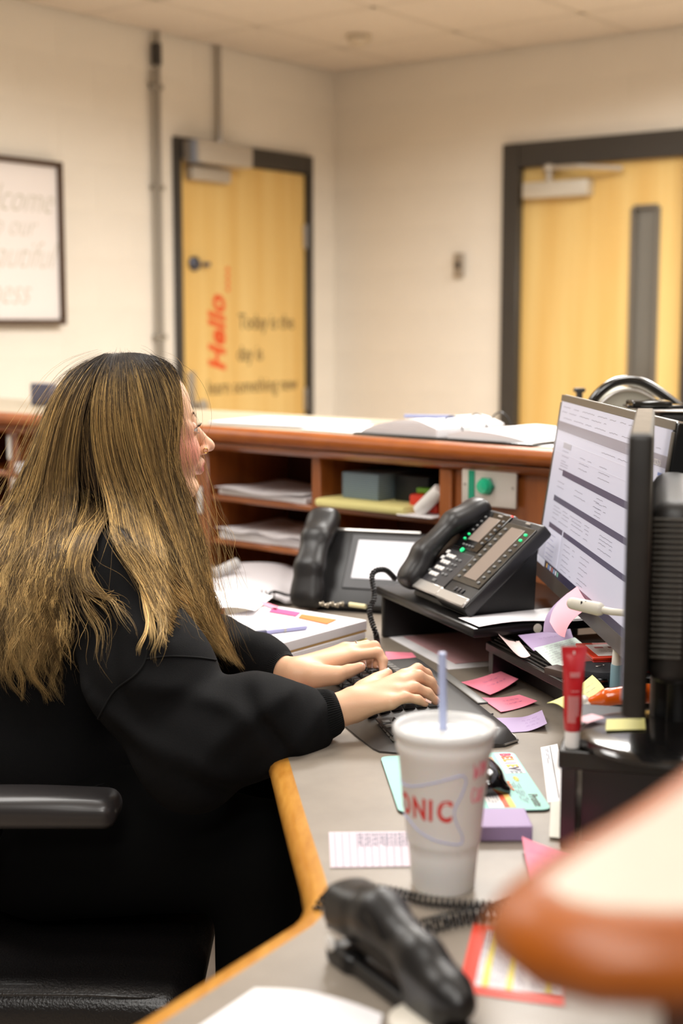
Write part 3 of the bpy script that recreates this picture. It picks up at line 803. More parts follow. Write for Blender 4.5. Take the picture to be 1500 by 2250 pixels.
tag(mouse, 'glossy black mouse on the mint pad behind the cup', 'mouse')
mb = MB(); mb.cyl((-.003, .030, .034), (.003, .030, .034), .006); mb.build('scroll_wheel', m_keyg, mouse)

# ================================================================ RISERS AND MONITORS
def riser(label, c0, fx, W_, Dp, h, th, group=None):
    M = frame((c0[0], c0[1], DZ), (fx[0], fx[1], 0)); r = empty('monitor_riser', M=M); tag(r, label, 'riser')
    mb = MB(); mb.box((W_/2, Dp/2, h-th/2), (W_, Dp, th), .002, 1); mb.build('top_board', m_blk2, r)
    for x in (.012, W_-.012):
        mb = MB(); mb.box((x, Dp/2, (h-th)/2+.0005), (.018, Dp-.01, h-th-.001), .001, 1); mb.build('side_panel', mat('magenta_sheen_tint', '1D0F15', .3, coat=.2), r)  # magenta sheen is put into the panels' base colour
    mb = MB(); mb.box((W_/2, Dp*.2, (h-th)/2), (W_-.05, .012, h-th-.002)); mb.build('front_panel', mat('magenta_sheen_tint', '1D0F15', .3), r, smooth=False)
    return r
r1 = riser('black wooden riser nearest the camera, carrying the red tube and round monitor base', (.252, 1.604), (.97, -.25), .36, .215, .12, .022)
mb = MB(); mb.lathe([(.0085, 0), (.0085, .0012)], 24, Matrix.Translation((.148, -.0002, .111)) @ Matrix.Rotation(math.pi/2, 4, 'X'))
st = mb.build('number_sticker', mat('sticker_cream', 'E6E2CE', .5), r1)
text('lettering', '2', .012, m_ink, st, Matrix.Translation((.148, -.0015, .111)) @ Matrix.Rotation(math.pi/2, 4, 'X'), extrude=.0001)
r2 = riser('low black riser with stacked black trays, under the paper clutter and ultrawide monitor', (.250, 2.42), (.31, -.95), .42, .30, .066, .016)
for k in range(4):
    mb = MB(); mb.box((.21, .008+.006*k, .0675+.0032*k), (.40, .004, .0026), .0008, 1); mb.build('tray_rim', mat('tray_plastic', '34322F', .3), r2)

DZ2 = DZ+.066
# ultrawide monitor
top = Vector((.4315, 2.285, 1.222)); ex = Vector((.035, -.77, 0)).normalized(); ey = Vector((.047, 0, .333)).normalized()
HM, WM = .342, .772
mon = empty('monitor', M=frame(top-ey*HM/2, ex, y=ey)); tag(mon, 'wide black monitor showing a grey web page, pink note stuck to its bottom edge', 'monitor')
m_bez = mat('bezel', '4A463F', .3); m_scr = mat('screen_page', 'AEAEBC', .4, emit=.58)
mb = MB(); mb.box((0, 0, -.011), (WM, HM, .022), .003, 2); mb.build('housing', m_glossblack, mon)
mb = MB()
for c, d in (((0, HM/2-.006, .0006), (WM-.004, .012, .0018)), ((0, -HM/2+.013, .0006), (WM-.004, .026, .0018)), ((-WM/2+.006, .007, .0006), (.012, HM-.042, .0018)), ((WM/2-.008, .007, .0006), (.014, HM-.042, .0018))):
    mb.box(c, d, .0005, 1)
mb.build('bezel', m_bez, mon)
mb = MB(); mb.cyl((-WM/2+.01, HM/2, -.004), (WM/2-.01, HM/2, -.004), .0012, n=6); mb.build('edge_strip', m_steel, mon)
SW, SH = WM-.028, HM-.038; sx0 = -WM/2+.013; sy0 = HM/2-.012
mb = MB(); mb.box((sx0+SW/2, sy0-SH/2, .0005), (SW, SH, .001)); scr = mb.build('screen', m_scr, mon, smooth=False)
def sq(u0, v0, u1, v1, col, e=.5, name='page_block', dz=.0003):
    mb = MB(); mb.box((sx0+SW*(u0+u1)/2, sy0-SH*(v0+v1)/2, .001+dz), (SW*(u1-u0), SH*(v1-v0), .0003))
    return mb.build(name, mat('scr_'+col, col, .3, emit=e), scr, smooth=False)
sq(0, .12, 1, .175, '6E6B7A', .45); sq(.10, .235, .19, .268, '8A8890', .5)
sq(.14, .392, .98, .428, '4A475C', .45); sq(.09, .395, .14, .40, '4A475C', .45)
sq(.085, .558, .98, .592, '4A475C', .45); sq(.08, .726, .24, .756, '4A475C', .45); sq(.255, .726, .98, .756, '4A475C', .45)
sq(0, .955, 1, 1, '2B2C40', .35); sq(0.0, .957, .10, .998, 'C9CAD6', .6, dz=.0006); sq(.08, .757, .24, .95, 'BDBDCC', .6, dz=.0001)
sq(0, .178, 1, .181, 'A9A9B4', .5); sq(0, .232, 1, .234, 'B4B4BE', .5); sq(0, .30, 1, .302, 'B4B4BE', .5)
for k in range(7): sq(.125+.022*k, .965, .137+.022*k, .99, ('D8B060', '6A8FC8', 'C8C8D0', 'B86A60', '8FA8C8', 'C8C8D0', '70A890')[k], .5, 'taskbar_icon', dz=.0006)
sq(.955, .155+.045, .985, .215, '3F5F98', .5)
PS = lambda u, v: Vector((sx0+SW*u, sy0-SH*v, .0013))
rr = random.Random(3); rows = []
for v, (a, b) in [(.03, (.03, .8)), (.06, (.02, .5)), (.095, (.05, .95)), (.21, (.5, .8))]: rows.append((v, a, b, .012))
for v in (.285, .315, .345, .47, .50): rows += [(v, .1, .18, .01), (v, .3, .42, .01), (v, .5, .62, .01), (v, .8, .9, .01)]
for v in (.36, .375): rows += [(v, .1, .2, .01)]
for v in (.45, .475, .50, .52, .54): rows += [(v, .52, .58, .01), (v, .82, .88, .01)]
for v in (.62, .64, .66, .69): rows += [(v, .1, .5, .01), (v, .6, .72, .01)]
for v in (.79, .82, .85, .88, .91, .935): rows += [(v, .09, .18, .01), (v, .28, .40, .01), (v, .46, .56, .01)]
ink_lines(scr, PS, rows, mat('scr_text', '83818F', .4, emit=.3), wdt=.00045, lift=.0002, amp=.16, seed=11, name='screen_text')
M_ = mon.matrix_world
text('lettering', 'Feb 2025-26', .011, m_white, scr, Matrix.Translation((sx0+SW*.93, sy0-SH*.16, .0016)), extrude=.0001)
# stand of the ultrawide
mb = MB(); mb.box((.05, -.06, -.045), (.07, .19, .05), .01); mb.build('stand_neck', m_black, mon)
mb = MB(); mb.M = mon.matrix_world.inverted() @ Matrix.Translation((.49, 2.22, DZ2+.001)); mb.lathe([(.10, 0), (.10, .008), (.09, .013), (.03, .016)], 40); mb.build('stand_base', m_black, mon)

# near monitor, seen edge-on
a = Vector((.310, 1.49, 0)); b = Vector((.412, 1.95, 0)); ex = (a-b).normalized()
m2 = empty('monitor', M=frame(Vector(((a.x+b.x)/2, (a.y+b.y)/2, 1.083)), ex, y=UP)); tag(m2, 'dusty black monitor seen edge-on, standing on a round base on the near riser', 'monitor')
LW = (a-b).length; m_dust = mat('dusty_black', '24211E', .45, var=.2, vscale=30)
mb = MB(); mb.box((0, 0, -.004), (LW, .308, .026), .006, 3); mb.build('housing', m_dust, m2)
mb = MB(); mb.box((0, 0, .0095), (LW-.04, .275, .001)); mb.build('screen', m_scr, m2, smooth=False)
s_ = MB(); s_.box((-.01, -.03, -.043), (LW*.74, .21, .055), .022, 4); s_.build('rear_shell', m_dust, m2)
for k in range(26):
    mb = MB(); mb.box((.1645, .055-.0062*k, -.036), (.004, .0030, .034), .001, 1)
    if k == 0: rib = mb.build('vent_rib', mat('vent_grey', '5A564F', .4), m2)
    else: c = copy_part(rib, m2, (0, -.0062*k, 0))
mb = MB(); mb.box((0, .1545, -.004), (LW-.02, .0012, .020), .0005, 1); mb.build('dust_layer', mat('dust', '8A7F70', .9, var=.15, vscale=60), m2)
mb = MB(); mb.box((.0, -.135, -.055), (.085, .16, .03), .008); mb.build('stand_neck', m_black, m2)
bc = Vector((.385, 1.628, DZ+.1205)); 
mb = MB(); mb.M = m2.matrix_world.inverted() @ Matrix.Translation(bc); mb.lathe([(.100, 0), (.107, .003), (.108, .008), (.104, .012), (.095, .0145), (.02, .016)], 64); mb.build('stand_base', mat('gloss_base', '1B1A1A', .14, coat=.7), m2)
mb = MB(); mb.M = m2.matrix_world.inverted() @ Matrix.Translation(bc+Vector((.02, .075, .0))); mb.box((0, 0, .04), (.05, .03, .08), .008); mb.build('stand_foot', m_black, m2)
c4 = [onz(x, y, DZ+.1372) for x, y in [(1332, 1580), (1416, 1578), (1418, 1604), (1330, 1606)]]
o, _ = sheet('sticky_note', c4, m_yel, lambda u, v: .001*v); tag(o, 'pale yellow sticky note on the round monitor base', 'note')
mb = MB(); mb.tube([bc+Vector((.03, .03, .02)), (.41, 1.68, .95), (.43, 1.75, .90), (.47, 1.80, .85), (.52, 1.85, .80)], .003, 8)
o = mb.build('cable', m_black); tag(o, 'black cable hanging behind the edge-on monitor', 'cable')

# ================================================================ RED TUBE
tb = empty('cream_tube', (.270, 1.617, DZ+.12)); tag(tb, 'red squeeze tube with a white cap standing on the near riser', 'tube')
mb = MB(); mb.lathe([(.0078, 0), (.0087, .0008), (.0089, .012), (.0088, .0205), (.006, .0208)], 32); mb.build('cap', m_white, tb)
def loft(mb, secs, n=32):
    vs = []; fs = []
    for (rx, ry, z) in secs:
        for k in range(n): t = 2*math.pi*k/n; vs.append((rx*1.1*math.cos(t), ry*1.05*math.sin(t), z))
    for i in range(len(secs)-1):
        for k in range(n): k2 = (k+1) % n; fs.append((i*n+k, i*n+k2, (i+1)*n+k2, (i+1)*n+k))
    fs += [tuple(range(n-1, -1, -1)), tuple(range((len(secs)-1)*n, len(secs)*n))]; return mb.add(vs, fs)
mb = MB(); loft(mb, [(.0085, .0085, .0205), (.0094, .0094, .023), (.0098, .0096, .04), (.0105, .0088, .07), (.0115, .0065, .095), (.0127, .0028, .110), (.0131, .0012, .113), (.0134, .0009, .119), (.0134, .0008, .1205)])
m_tube = mat('tube_red', 'BE2026', .3, coat=.4); mb.build('tube_body', m_tube, tb)
mb = MB(); mb.box((-.0002, -.0022, .1135), (.0022, .003, .0042), .001, 2); mb.build('hang_hole', mat('hole_white', 'D9C7C2', .5), tb)
rt = random.Random(5); mb = MB()
def tubedash(x0, x1, z, hgt):
    x = x0
    while x < x1:
        e = min(x1, x+rt.uniform(.0012, .003)); rx = .0112; ry = .0097
        L_ = []; U_ = []
        for q in (x, (x+e)/2, e):
            y = -ry*math.sqrt(max(0, 1-(q/rx)**2))-.0006; L_.append((q, y, z)); U_.append((q, y, z+hgt))
        mb.grid([L_, U_]); x = e+.0004
for z, h_ in ((.0975, .0013), (.0955, .0013), (.0935, .0012)):
    tubedash(-.0055, .0055, z, h_) if False else None
for z in (.0790, .0905, .0885, .0865): tubedash(-.0055, .0060, z, .0011) if z > .08 else None
tubedash(-.004, .0055, .069, .0010)
for z in [.0625-.0016*k for k in range(20)]:
    if k_ := (z > 0): tubedash(-.0072, .0055 if z > .040 else .002, z, .0009)
o = mb.build('fine_print', mat('tube_print', 'DDA9A6', .5), tb, smooth=False); o['kind'] = 'stuff'

# ================================================================ CLUTTER ON THE LOW RISER
zr = DZ2+.014
note('sticky_note', [(1090, 1400), (1140, 1408), (1165, 1440), (1128, 1445)], zr, mat('cream_note', 'EDD0CB', .6), 'cream pink note curling over the rim of the black trays', lift=lambda u, v: .010*(1-u)**2-.004*math.sin(u*3.1), rows=[(.5, .2, .6, .2)], ink=m_greyink)
note('sticky_note', [(1138, 1402), (1252, 1394), (1262, 1412), (1172, 1430)], zr+.002, m_lav, 'lavender note with faint writing lying behind the mint papers', lift=lambda u, v: .010*(1-v)*(.5+.5*u), rows=[(.4, .3, .9, .2)], ink=m_purpleink)
note('note_paper', [(1172, 1432), (1262, 1408), (1300, 1430), (1222, 1470)], zr+.001, m_mint, 'mint sheet filled with tiny writing on the black trays', cat='paper', lift=lambda u, v: .006*(1-v), rows=[(.1*k+.1, .1, .9, .08) for k in range(8)], ink=m_greyink, seed=8)
note('note_paper', [(1272, 1432), (1300, 1450), (1345, 1500), (1270, 1482)], zr+.001, m_paper, 'white sheet with pencil notes between the red tube and the red box', cat='paper', rows=[(.12*k+.1, .1, .9, .08) for k in range(7)], ink=m_greyink, seed=18)
mb = MB(); mb.box((0, 0, 0), (.06, .03, .012), .003); o = mb.build('eraser', mat('brown_card', '4A3A32', .6), loc=onz(1240, 1478, zr+.004), rot=(0, 0, -.9)); tag(o, 'brown and orange card stub behind the red tube', 'card')
rb = empty('card_box', M=frame(onz(1303, 1452, zr+.022)-Vector((0, 0, .022)), (.99, .10, 0))); tag(rb, 'red box with a white swatch label on top, behind the red tube', 'box')
mb = MB(); mb.box((.055, .050, .011), (.11, .10, .022), .0015, 1); mb.build('box_body', mat('box_red', 'C4200F', .4), rb)
mb = MB(); mb.box((.055, .050, .0245), (.1115, .1015, .005), .001, 1); lid = mb.build('box_lid', mat('box_orange', 'E23A16', .4), rb)
mb = MB(); mb.box((.058, .046, .0275), (.096, .076, .0008), .0003, 1); lb = mb.build('label', m_white, rb)
for k in range(4):
    mb = MB(); mb.box((.026+.022*k, .062, .0281), (.014, .008, .0006), .0002, 1); mb.build('swatch', mat('sw%d' % k, ('C9696A', '9C5A48', 'B54A55', 'C98A80')[k], .5), lb)
ink_lines(lb, lambda u, v: Vector((.012+.09*u, .075-.06*v, .0281)), [(.55, .1, .9, .08), (.7, .1, .9, .08)], m_ink, seed=6)
sp = empty('speaker_puck', onz(1318, 1512, DZ2)); sp.location.z = DZ2+.0005; tag(sp, 'round black smart speaker with fabric top behind the red tube', 'speaker')
mb = MB(); mb.lathe([(.035, 0), (.041, .003), (.0425, .010), (.0425, .020), (.041, .024)], 48); mb.build('base_ring', m_glossblack, sp)
mb = MB(); mb.lathe([(.0405, .022), (.0408, .028), (.038, .0325), (.0, .034)], 48); mb.build('fabric_top', mat('fabric_top', '24242A', .85, bump=.8, bscale=900), sp)
mb = MB(); mb.box((-.004, -.004, .0345), (.009, .0045, .0012), .0006, 1, rot=Matrix.Rotation(.5, 3, 'Z')); mb.box((.006, .004, .0345), (.004, .0035, .0012), .0006, 1); mb.build('chrome_mark', m_steel, sp)
note('sticky_note', [(1201, 1552), (1300, 1507), (1340, 1545), (1240, 1566)], DZ2+.016, m_yel, 'yellow lined note folded open under the orange glue pen', lift=lambda u, v: .016*abs(u-.45)**1.5+.010*(1-v)*u+.004*math.sin(v*3), rows=[(.3, .3, .9, .02), (.5, .3, .9, .02)], ink=m_greyink)
note('sticky_note', [(1255, 1582), (1300, 1570), (1328, 1578), (1290, 1590)], DZ+.138, m_pink2, 'faded pink scrap on the back of the round monitor base', lift=lambda u, v: .001)
gl = empty('glue_pen', M=frame(onz(1300, 1540, DZ2+.034), (.97, -.2, .10))); tag(gl, 'orange correction pen with a clear tip lying on the yellow note', 'pen')
s = SDF(); s.chain([(0, 0, 0), (.02, 0, .004), (.06, 0, .007), (.12, 0, .006)], [.006, .011, .014, .012], k=.006); V, Q = s.mesh(.002); np_mesh('pen_body', relax(V, Q, 1), Q, mat('glue_orange', 'F0640F', .2, coat=.5), gl)
s = SDF()
for k in range(7): s.ell((-.006-.004*(k % 3), .004*math.cos(k), .004*math.sin(k*1.7)), (.005, .004, .004), k=.003)
V, Q = s.mesh(.0012); np_mesh('clear_tip', V, Q, mat('clear_tip', 'F3EDE4', .1, alpha=.85), gl)
bt = empty('ointment_tube', M=frame(onz(1352, 1500, DZ2+.02), (1, 0, 0), y=(.05, -.2, 1))); tag(bt, 'pale blue and white tube leaning behind the edge-on monitor', 'tube')
mb = MB(); mb.M = Matrix.Rotation(-math.pi/2, 4, 'X'); mb.lathe([(.0085, -.02), (.0088, .028), (.008, .031)], 24); mb.build('tube_body', mat('tube_blue', '8FB2C0', .35), bt)
mb = MB(); mb.M = Matrix.Rotation(-math.pi/2, 4, 'X'); mb.lathe([(.0078, .031), (.0074, .052), (.006, .054)], 24); mb.build('cap', m_white, bt)
s = SDF()
for k in range(9): s.ell((.007*math.cos(k*2.1), .006*math.sin(k*2.1), .009+.006*math.sin(k*1.3)), (.005, .005, .004), k=.002)
V, Q = s.mesh(.0012); o = np_mesh('hair_clip', V, Q, mat('green_gem', '0D5A45', .15, coat=.6)); o.location = onz(1346, 1476, DZ2+.004); tag(o, 'small dark green gem-like clip beside the red box', 'clip')
# pink and lavender notes hanging off the monitor's bottom bezel
MW = mon.matrix_world
def hang(name, px, Ys, m, label, lift, rows=None):
    c = [atY(x, y, Y) for (x, y), Y in zip(px, Ys)]
    P = quadP(c, lift); n = 12; G = [[tuple(P(i/n, j/n)) for j in range(n+1)] for i in range(n+1)]
    mb = MB(); mb.grid(G, thick=.0004); o = mb.build(name, m); tag(o, label, 'note')
    if rows: ink_lines(o, P, rows, m_purpleink, lift=-.0006)
    return o
hang('sticky_note', [(1268, 1288), (1302, 1328), (1240, 1400), (1207, 1366)], [2.30, 2.17, 2.12, 2.2], mat('hanging_pink', 'EF9FAE', .6), 'pink sticky note curling off the bottom edge of the wide monitor', lambda u, v: (-.018*math.sin(v*math.pi)*.6+.0, 0, -.006*math.sin(u*3.1)), [(.5, .5, .6, .1)])
hang('sticky_note', [(1248, 1302), (1262, 1322), (1236, 1392), (1193, 1388)], [2.34, 2.26, 2.25, 2.30], m_lav, 'lavender note hanging behind the pink one under the wide monitor', lambda u, v: (-.012*math.sin(v*math.pi), 0, 0))
# gooseneck microphone
mic = empty('gooseneck_microphone', atY(1300, 1328, 1.98)); tag(mic, 'cream gooseneck microphone with a slotted head in front of the pink note', 'microphone')
A = atY(1258, 1326, 2.0)-mic.location; B = atY(1314, 1338, 1.98)-mic.location; Cc = atY(1372, 1347, 1.95)-mic.location
m_cream = mat('cream_plastic', 'D6D0C0', .4)
s = SDF(); s.cone(A, B, .0088, .0098, k=.002); V, Q = s.mesh(.0012); np_mesh('mic_head', V, Q, m_cream, mic)
mb = MB(); mb.tube([B, B*.5+Cc*.5+Vector((0, 0, -.001)), Cc, Cc+Vector((.05, -.02, -.03)), Cc+Vector((.10, .02, -.10)), Cc+Vector((.12, .05, -.17))], .0052, 12); mb.build('gooseneck', m_cream, mic)
for dx in (.0, .006):
    mb = MB(); mb.box(A+(B-A)*.30+Vector((dx, -.0086, .0045)), (.0025, .002, .006), .0005, 1); mb.build('slot', m_ink, mic)
# ================================================================ TELEPHONES
m_ph = mat('phone_black', '1F1E1F', .38, bump=.08, bscale=500); m_phg = mat('phone_grey', '38373A', .4)
m_lcd = mat('lcd_dark', '8C8078', .2, coat=.4); m_btn = mat('button_white', 'E8E6E2', .4, emit=.12); m_btng = mat('button_grey', '77797A', .4)
m_led = mat('led_green', '1FD07A', .4, emit=1.2); m_ledr = mat('led_red', 'F0403A', .4, emit=1.2); m_silver = mat('silver_strip', 'C9C6C2', .3, .6)
# stand under the first phone
l = Vector((-.363, .932, 0)); rgt = Vector((.932, .363, 0)); SZ = .842
psd = empty('phone_stand', M=frame((.223, 2.354, DZ), -l)); tag(psd, 'black metal phone stand beside the low riser, papers beneath it', 'stand')
psd.matrix_world = Matrix((l, -rgt, UP)).transposed().to_4x4(); psd.matrix_world.translation = Vector((.223, 2.354, DZ))
M_ = Matrix((l, -rgt, UP)).transposed().to_4x4(); M_.translation = Vector((.223, 2.354, DZ)); psd.matrix_world = M_
m_steelblk = mat('black_steel', '1B1A1A', .3, .4)
mb = MB(); mb.box((.215, -.16, .094), (.43, .32, .016), .003, 2); mb.build('shelf_plate', m_steelblk, psd)
mb = MB(); mb.box((.42, -.16, .043), (.012, .30, .086), .003, 1); mb.build('side_leg', m_black, psd)
mb = MB(); mb.box((.29, -.30, .043), (.24, .012, .086), .003, 1); mb.build('back_leg', m_black, psd)
mb = MB(); mb.lathe([(.008, 0), (.008, .0012)], 20, Matrix.Translation((.0, -.122, .094)) @ Matrix.Rotation(-math.pi/2, 4, 'Y')); st = mb.build('number_sticker', mat('sticker_cream', 'E6E2CE', .5), psd)
c = [Vector((.223, 2.354, SZ+.0015))+rgt*a+l*b for a, b in ((.01, -.0), (.22, -.0), (.22, .10), (.01, .08))]
o, _ = sheet('paper_sheet', c, m_paper, lambda u, v: .004*math.sin(u*5)*(1-v)+.002); tag(o, 'white slip of paper under the front of the black phone', 'paper')

def handset(parent, pts, rs, width, m):
    s = SDF()
    for a, b, ra, rb in zip(pts[:-1], pts[1:], rs[:-1], rs[1:]):
        for dx in (-width, 0, width): s.cone((a[0]+dx, a[1], a[2]), (b[0]+dx, b[1], b[2]), ra, rb, k=.02)
    for e in (pts[0], pts[-1]): s.box((e[0], e[1], e[2]-.006), (width+.014, .028, .015), .012, k=.025)
    V, Q = s.mesh(.0028); return np_mesh('handset', relax(V, Q, 6), Q, m, parent)
PL = Vector((.223, 2.42, SZ+.022))+l*.285
tau = math.radians(41); yv = rgt*math.cos(tau)+UP*math.sin(tau)
PMx = frame(PL, -l, y=yv)
ph = empty('desk_phone', M=PMx); tag(ph, 'black office phone with white keys and two small displays, on the metal stand', 'phone')
inv = PMx.inverted()
mb = MB(); mb.box((.078, .105, -.010), (.156, .21, .024), .006, 3); mb.build('phone_body', m_ph, ph)
mb = MB(); mb.box((.216, .098, -.008), (.116, .212, .026), .006, 3); sc = mb.build('key_module', m_ph, ph)
# wedge foot
wv = []
for x in (.02, .25):
    for b_, z_ in ((.012, -.0215), (.145, -.0215), (.150, .098), (.02, .006)):
        q = PL+(-l)*x+rgt*b_+UP*z_; wv.append(inv @ q)
mb = MB(); mb.add(wv, [(0, 1, 2, 3), (7, 6, 5, 4), (0, 4, 5, 1), (1, 5, 6, 2), (2, 6, 7, 3), (3, 7, 4, 0)]); mb.build('foot', m_black, ph, smooth=False)
mb = MB(); mb.box((.092, .006, .003), (.128, .022, .006), .002, 1); mb.build('silver_strip', m_silver, ph)
mb = MB(); mb.box((.216, .003, .006), (.112, .020, .006), .002, 1); mb.build('silver_strip', m_silver, sc)
mb = MB(); mb.box((.105, .058, .0028), (.098, .082, .002), .001, 1); mb.build('key_panel', m_phg, ph)
mb = MB(); mb.box((.105, .154, .0038), (.098, .096, .004), .001, 1); mb.build('display_panel', m_glossblack, ph)
mb = MB(); mb.box((.108, .158, .0062), (.044, .060, .0016), .0005, 1); mb.build('display', m_lcd, ph)
mb = MB(); mb.box((.216, .112, .0062), (.106, .150, .003), .001, 1); mb.build('display_panel', mat('lcd_panel', '3A362F', .3), sc)
mb = MB(); mb.box((.216, .114, .0082), (.050, .128, .0016), .0005, 1); mb.build('display', m_lcd, sc)
kc = {}
def pkey(x, y, z, m, par, w=.010, h=.007, name='phone_key'):
    k = (m.name, w, h, par.name)
    if k not in kc:
        mb = MB(); mb.box((0, 0, 0), (w, h, .003), .0009, 1); kc[k] = mb.build(name, m, par)
    else: kc[k] = copy_part(kc[k], par)
    kc[k].location = (x, y, z); return kc[k]
for r_ in range(4):
    for c_ in range(3): pkey(.072+.0120*c_, .036+.0155*r_, .005, m_btn, ph, .0088, .0085)
for r_ in range(4): 
    for c_ in range(2): pkey(.113+.013*c_, .042+.0125*r_, .005, m_btng, ph, .008, .005)
pkey(.105, .024, .005, m_btng, ph, .012, .007); pkey(.060, .090, .005, m_btn, ph, .010, .008); pkey(.060, .075, .005, m_btn, ph, .010, .008); pkey(.058, .04, .005, m_btng, ph, .008, .006)
for k in range(6): pkey(.074, .128+.0115*k, .0068, m_led if k < 2 else m_btng, ph, .006, .004); pkey(.145, .128+.0115*k, .0068, m_btng, ph, .007, .005)
for k in range(4): pkey(.090+.012*k, .115, .0068, m_btng, ph, .006, .004)
for k in range(10):
    pkey(.178, .048+.0135*k, .009, m_btng, sc, .008, .005); pkey(.255, .048+.0135*k, .009, m_led if k > 7 else m_btn if k % 1 else m_btng, sc, .008, .005)
for k in range(3): pkey(.200+.014*k, .022, .0065, m_phg, sc, .008, .009)
mb = MB(); mb.lathe([(.005, 0), (.004, .003)], 14, Matrix.Translation((.100, .103, .0045))); mb.build('status_light', m_led, ph)
mb = MB(); mb.box((.148, .204, .003), (.006, .003, .002)); mb.build('message_light', m_ledr, ph)
for x, y in ((.118, .196), (.228, .195)):
    mb = MB(); mb.box((x, y, .0066 if x < .2 else .008), (.016, .004, .0006)); mb.build('maker_mark', m_silver, ph)
handset(ph, [(.026, .018, .012), (.026, .060, .025), (.026, .145, .026), (.026, .188, .014)], [.013, .013, .013, .014], .013, m_ph)
def coil(name, pts, R, r, turns, m, n=10):
    C_ = catmull(pts, 160); Ls = [0]
    for a, b in zip(C_, C_[1:]): Ls.append(Ls[-1]+(b-a).length)
    N = int(turns*n); out = []; up = Vector((.1, .2, 1)).normalized()
    for i in range(N+1):
        u = i/N*Ls[-1]; k = 0
        lo = 0; hi = len(Ls)-2
        while lo < hi:
            md = (lo+hi+1)//2
            if Ls[md] <= u: lo = md
            else: hi = md-1
        k = lo; t = (u-Ls[k])/max(1e-9, Ls[k+1]-Ls[k]); p = C_[k]*(1-t)+C_[k+1]*t; d = (C_[k+1]-C_[k]).normalized()
        up = (up-d*up.dot(d)).normalized(); sd = d.cross(up); a = 2*math.pi*i/n
        out.append(p+(up*math.cos(a)+sd*math.sin(a))*R)
    mb = MB(); mb.tube(out, r, 6); return mb.build(name, m)
o = coil('coiled_cord', [atY(868, 1272, 2.66), atY(845, 1252, 2.62), atY(818, 1262, 2.60), atY(822, 1310, 2.58), atY(812, 1345, 2.56), atY(826, 1395, 2.54), onz(830, 1425, DZ+.012), onz(838, 1442, DZ+.008)], .0036, .0021, 62, m_black)
tag(o, 'black coiled phone cord looping down in front of the rear phone', 'cord')

# second phone, further back
PL2 = onz(655, 1318, DZ+.020); r2v = Vector((.95, -.31, 0)); b2 = Vector((.31, .95, 0)); tau = math.radians(52)
PM2 = frame(PL2, r2v, y=b2*math.cos(tau)+UP*math.sin(tau)); ph2 = empty('desk_phone', M=PM2); tag(ph2, 'black office phone with a large pale screen, behind the paper stack', 'phone')
inv2 = PM2.inverted()
mb = MB(); mb.box((.14, .085, -.010), (.25, .19, .024), .008, 3); mb.build('phone_body', m_ph, ph2)
mb = MB(); mb.box((.175, .10, .0035), (.165, .135, .004), .002, 1); mb.build('screen_bezel', m_phg, ph2)
mb = MB(); mb.box((.175, .105, .0062), (.13, .095, .0015), .0005, 1); mb.build('screen', mat('pale_screen', 'C8C6CC', .25, emit=.35), ph2)
mb = MB(); mb.box((.15, .178, .004), (.19, .005, .003), .001, 1); mb.build('silver_strip', m_silver, ph2)
handset(ph2, [(.026, .004, .026), (.026, .06, .044), (.026, .135, .044), (.026, .185, .028)], [.017, .016, .016, .018], .016, m_ph)
wv = []
for x in (.04, .25):
    for b_, z_ in ((.0, -.0195), (.12, -.0195), (.115, .12), (.02, -.002)): wv.append(inv2 @ (PL2+r2v*x+b2*b_+UP*z_))
mb = MB(); mb.add(wv, [(0, 1, 2, 3), (7, 6, 5, 4), (0, 4, 5, 1), (1, 5, 6, 2), (2, 6, 7, 3), (3, 7, 4, 0)]); mb.build('foot', m_black, ph2, smooth=False)

# ================================================================ PAPER STACK, PEN
A = onz(806, 1360, .80); ax = (onz(608, 1414, .80)-A).normalized(); ay = (onz(636, 1327, .80)-A); ay = (ay-ax*ay.dot(ax)).normalized()
def stackM(z, da=0, dx=0, dy=0): 
    M = Matrix((-ax, -ay, UP)).transposed().to_4x4(); M = M if M.determinant() > 0 else Matrix((-ax, ay, UP)).transposed().to_4x4()
    M.translation = Vector((A.x, A.y, z)); return M
sgn = 1 if Matrix((-ax, -ay, UP)).determinant() > 0 else -1
m_manila = mat('manila', 'C9A25E', .6)
def stk(name, label, cat, z, h, m, da=0, ox=0, oy=0, LX=.32, LY=.24, r=.0015, edge=None):
    M = stackM(z) @ Matrix.Rotation(da, 4, 'Z'); o_ = empty(name, M=M); tag(o_, label, cat)
    mb = MB(); mb.box((-LX/2+ox, -sgn*LY/2+oy, h/2), (LX, LY, h), r, 2); mb.build('pages' if edge else 'cover', m, o_)
    if edge:
        n = max(2, int(h/.0022))
        for k in range(n):
            mb = MB(); mb.box((-LX/2+ox, -sgn*LY/2+oy, h*(k+.5)/n), (LX+.001, LY+.001, .0004)); mb.build('page_edge', edge, o_, smooth=False)
    return o_
m_edge = mat('page_edge', 'C9C5C4', .7)
stk('folder', 'black folder at the bottom of the paper stack', 'folder', DZ+.0005, .008, m_black, .05, .012)
stk('paper_stack', 'white papers low in the stack above the black folder', 'paper', DZ+.009, .010, m_paper, .02, .004, edge=m_edge)
stk('folder', 'yellow folder edge showing in the middle of the paper stack', 'folder', DZ+.0195, .003, mat('yellow_folder', 'D8C95A', .6), .01, .002)
stk('paper_stack', 'white papers between the yellow folder and the tan folder', 'paper', DZ+.023, .012, m_paper, .0, -.004, edge=m_edge)
stk('folder', 'tan folder under the top binder of the stack', 'folder', DZ+.0355, .004, m_manila, -.01, .0)
top_ = stk('binder', 'white binder on top of the stack, with a printed sheet and coloured tabs', 'binder', DZ+.040, .018, m_paper, 0, 0, edge=m_edge)
def onstack(px, z=DZ+.0588): return onz(px[0], px[1], z)
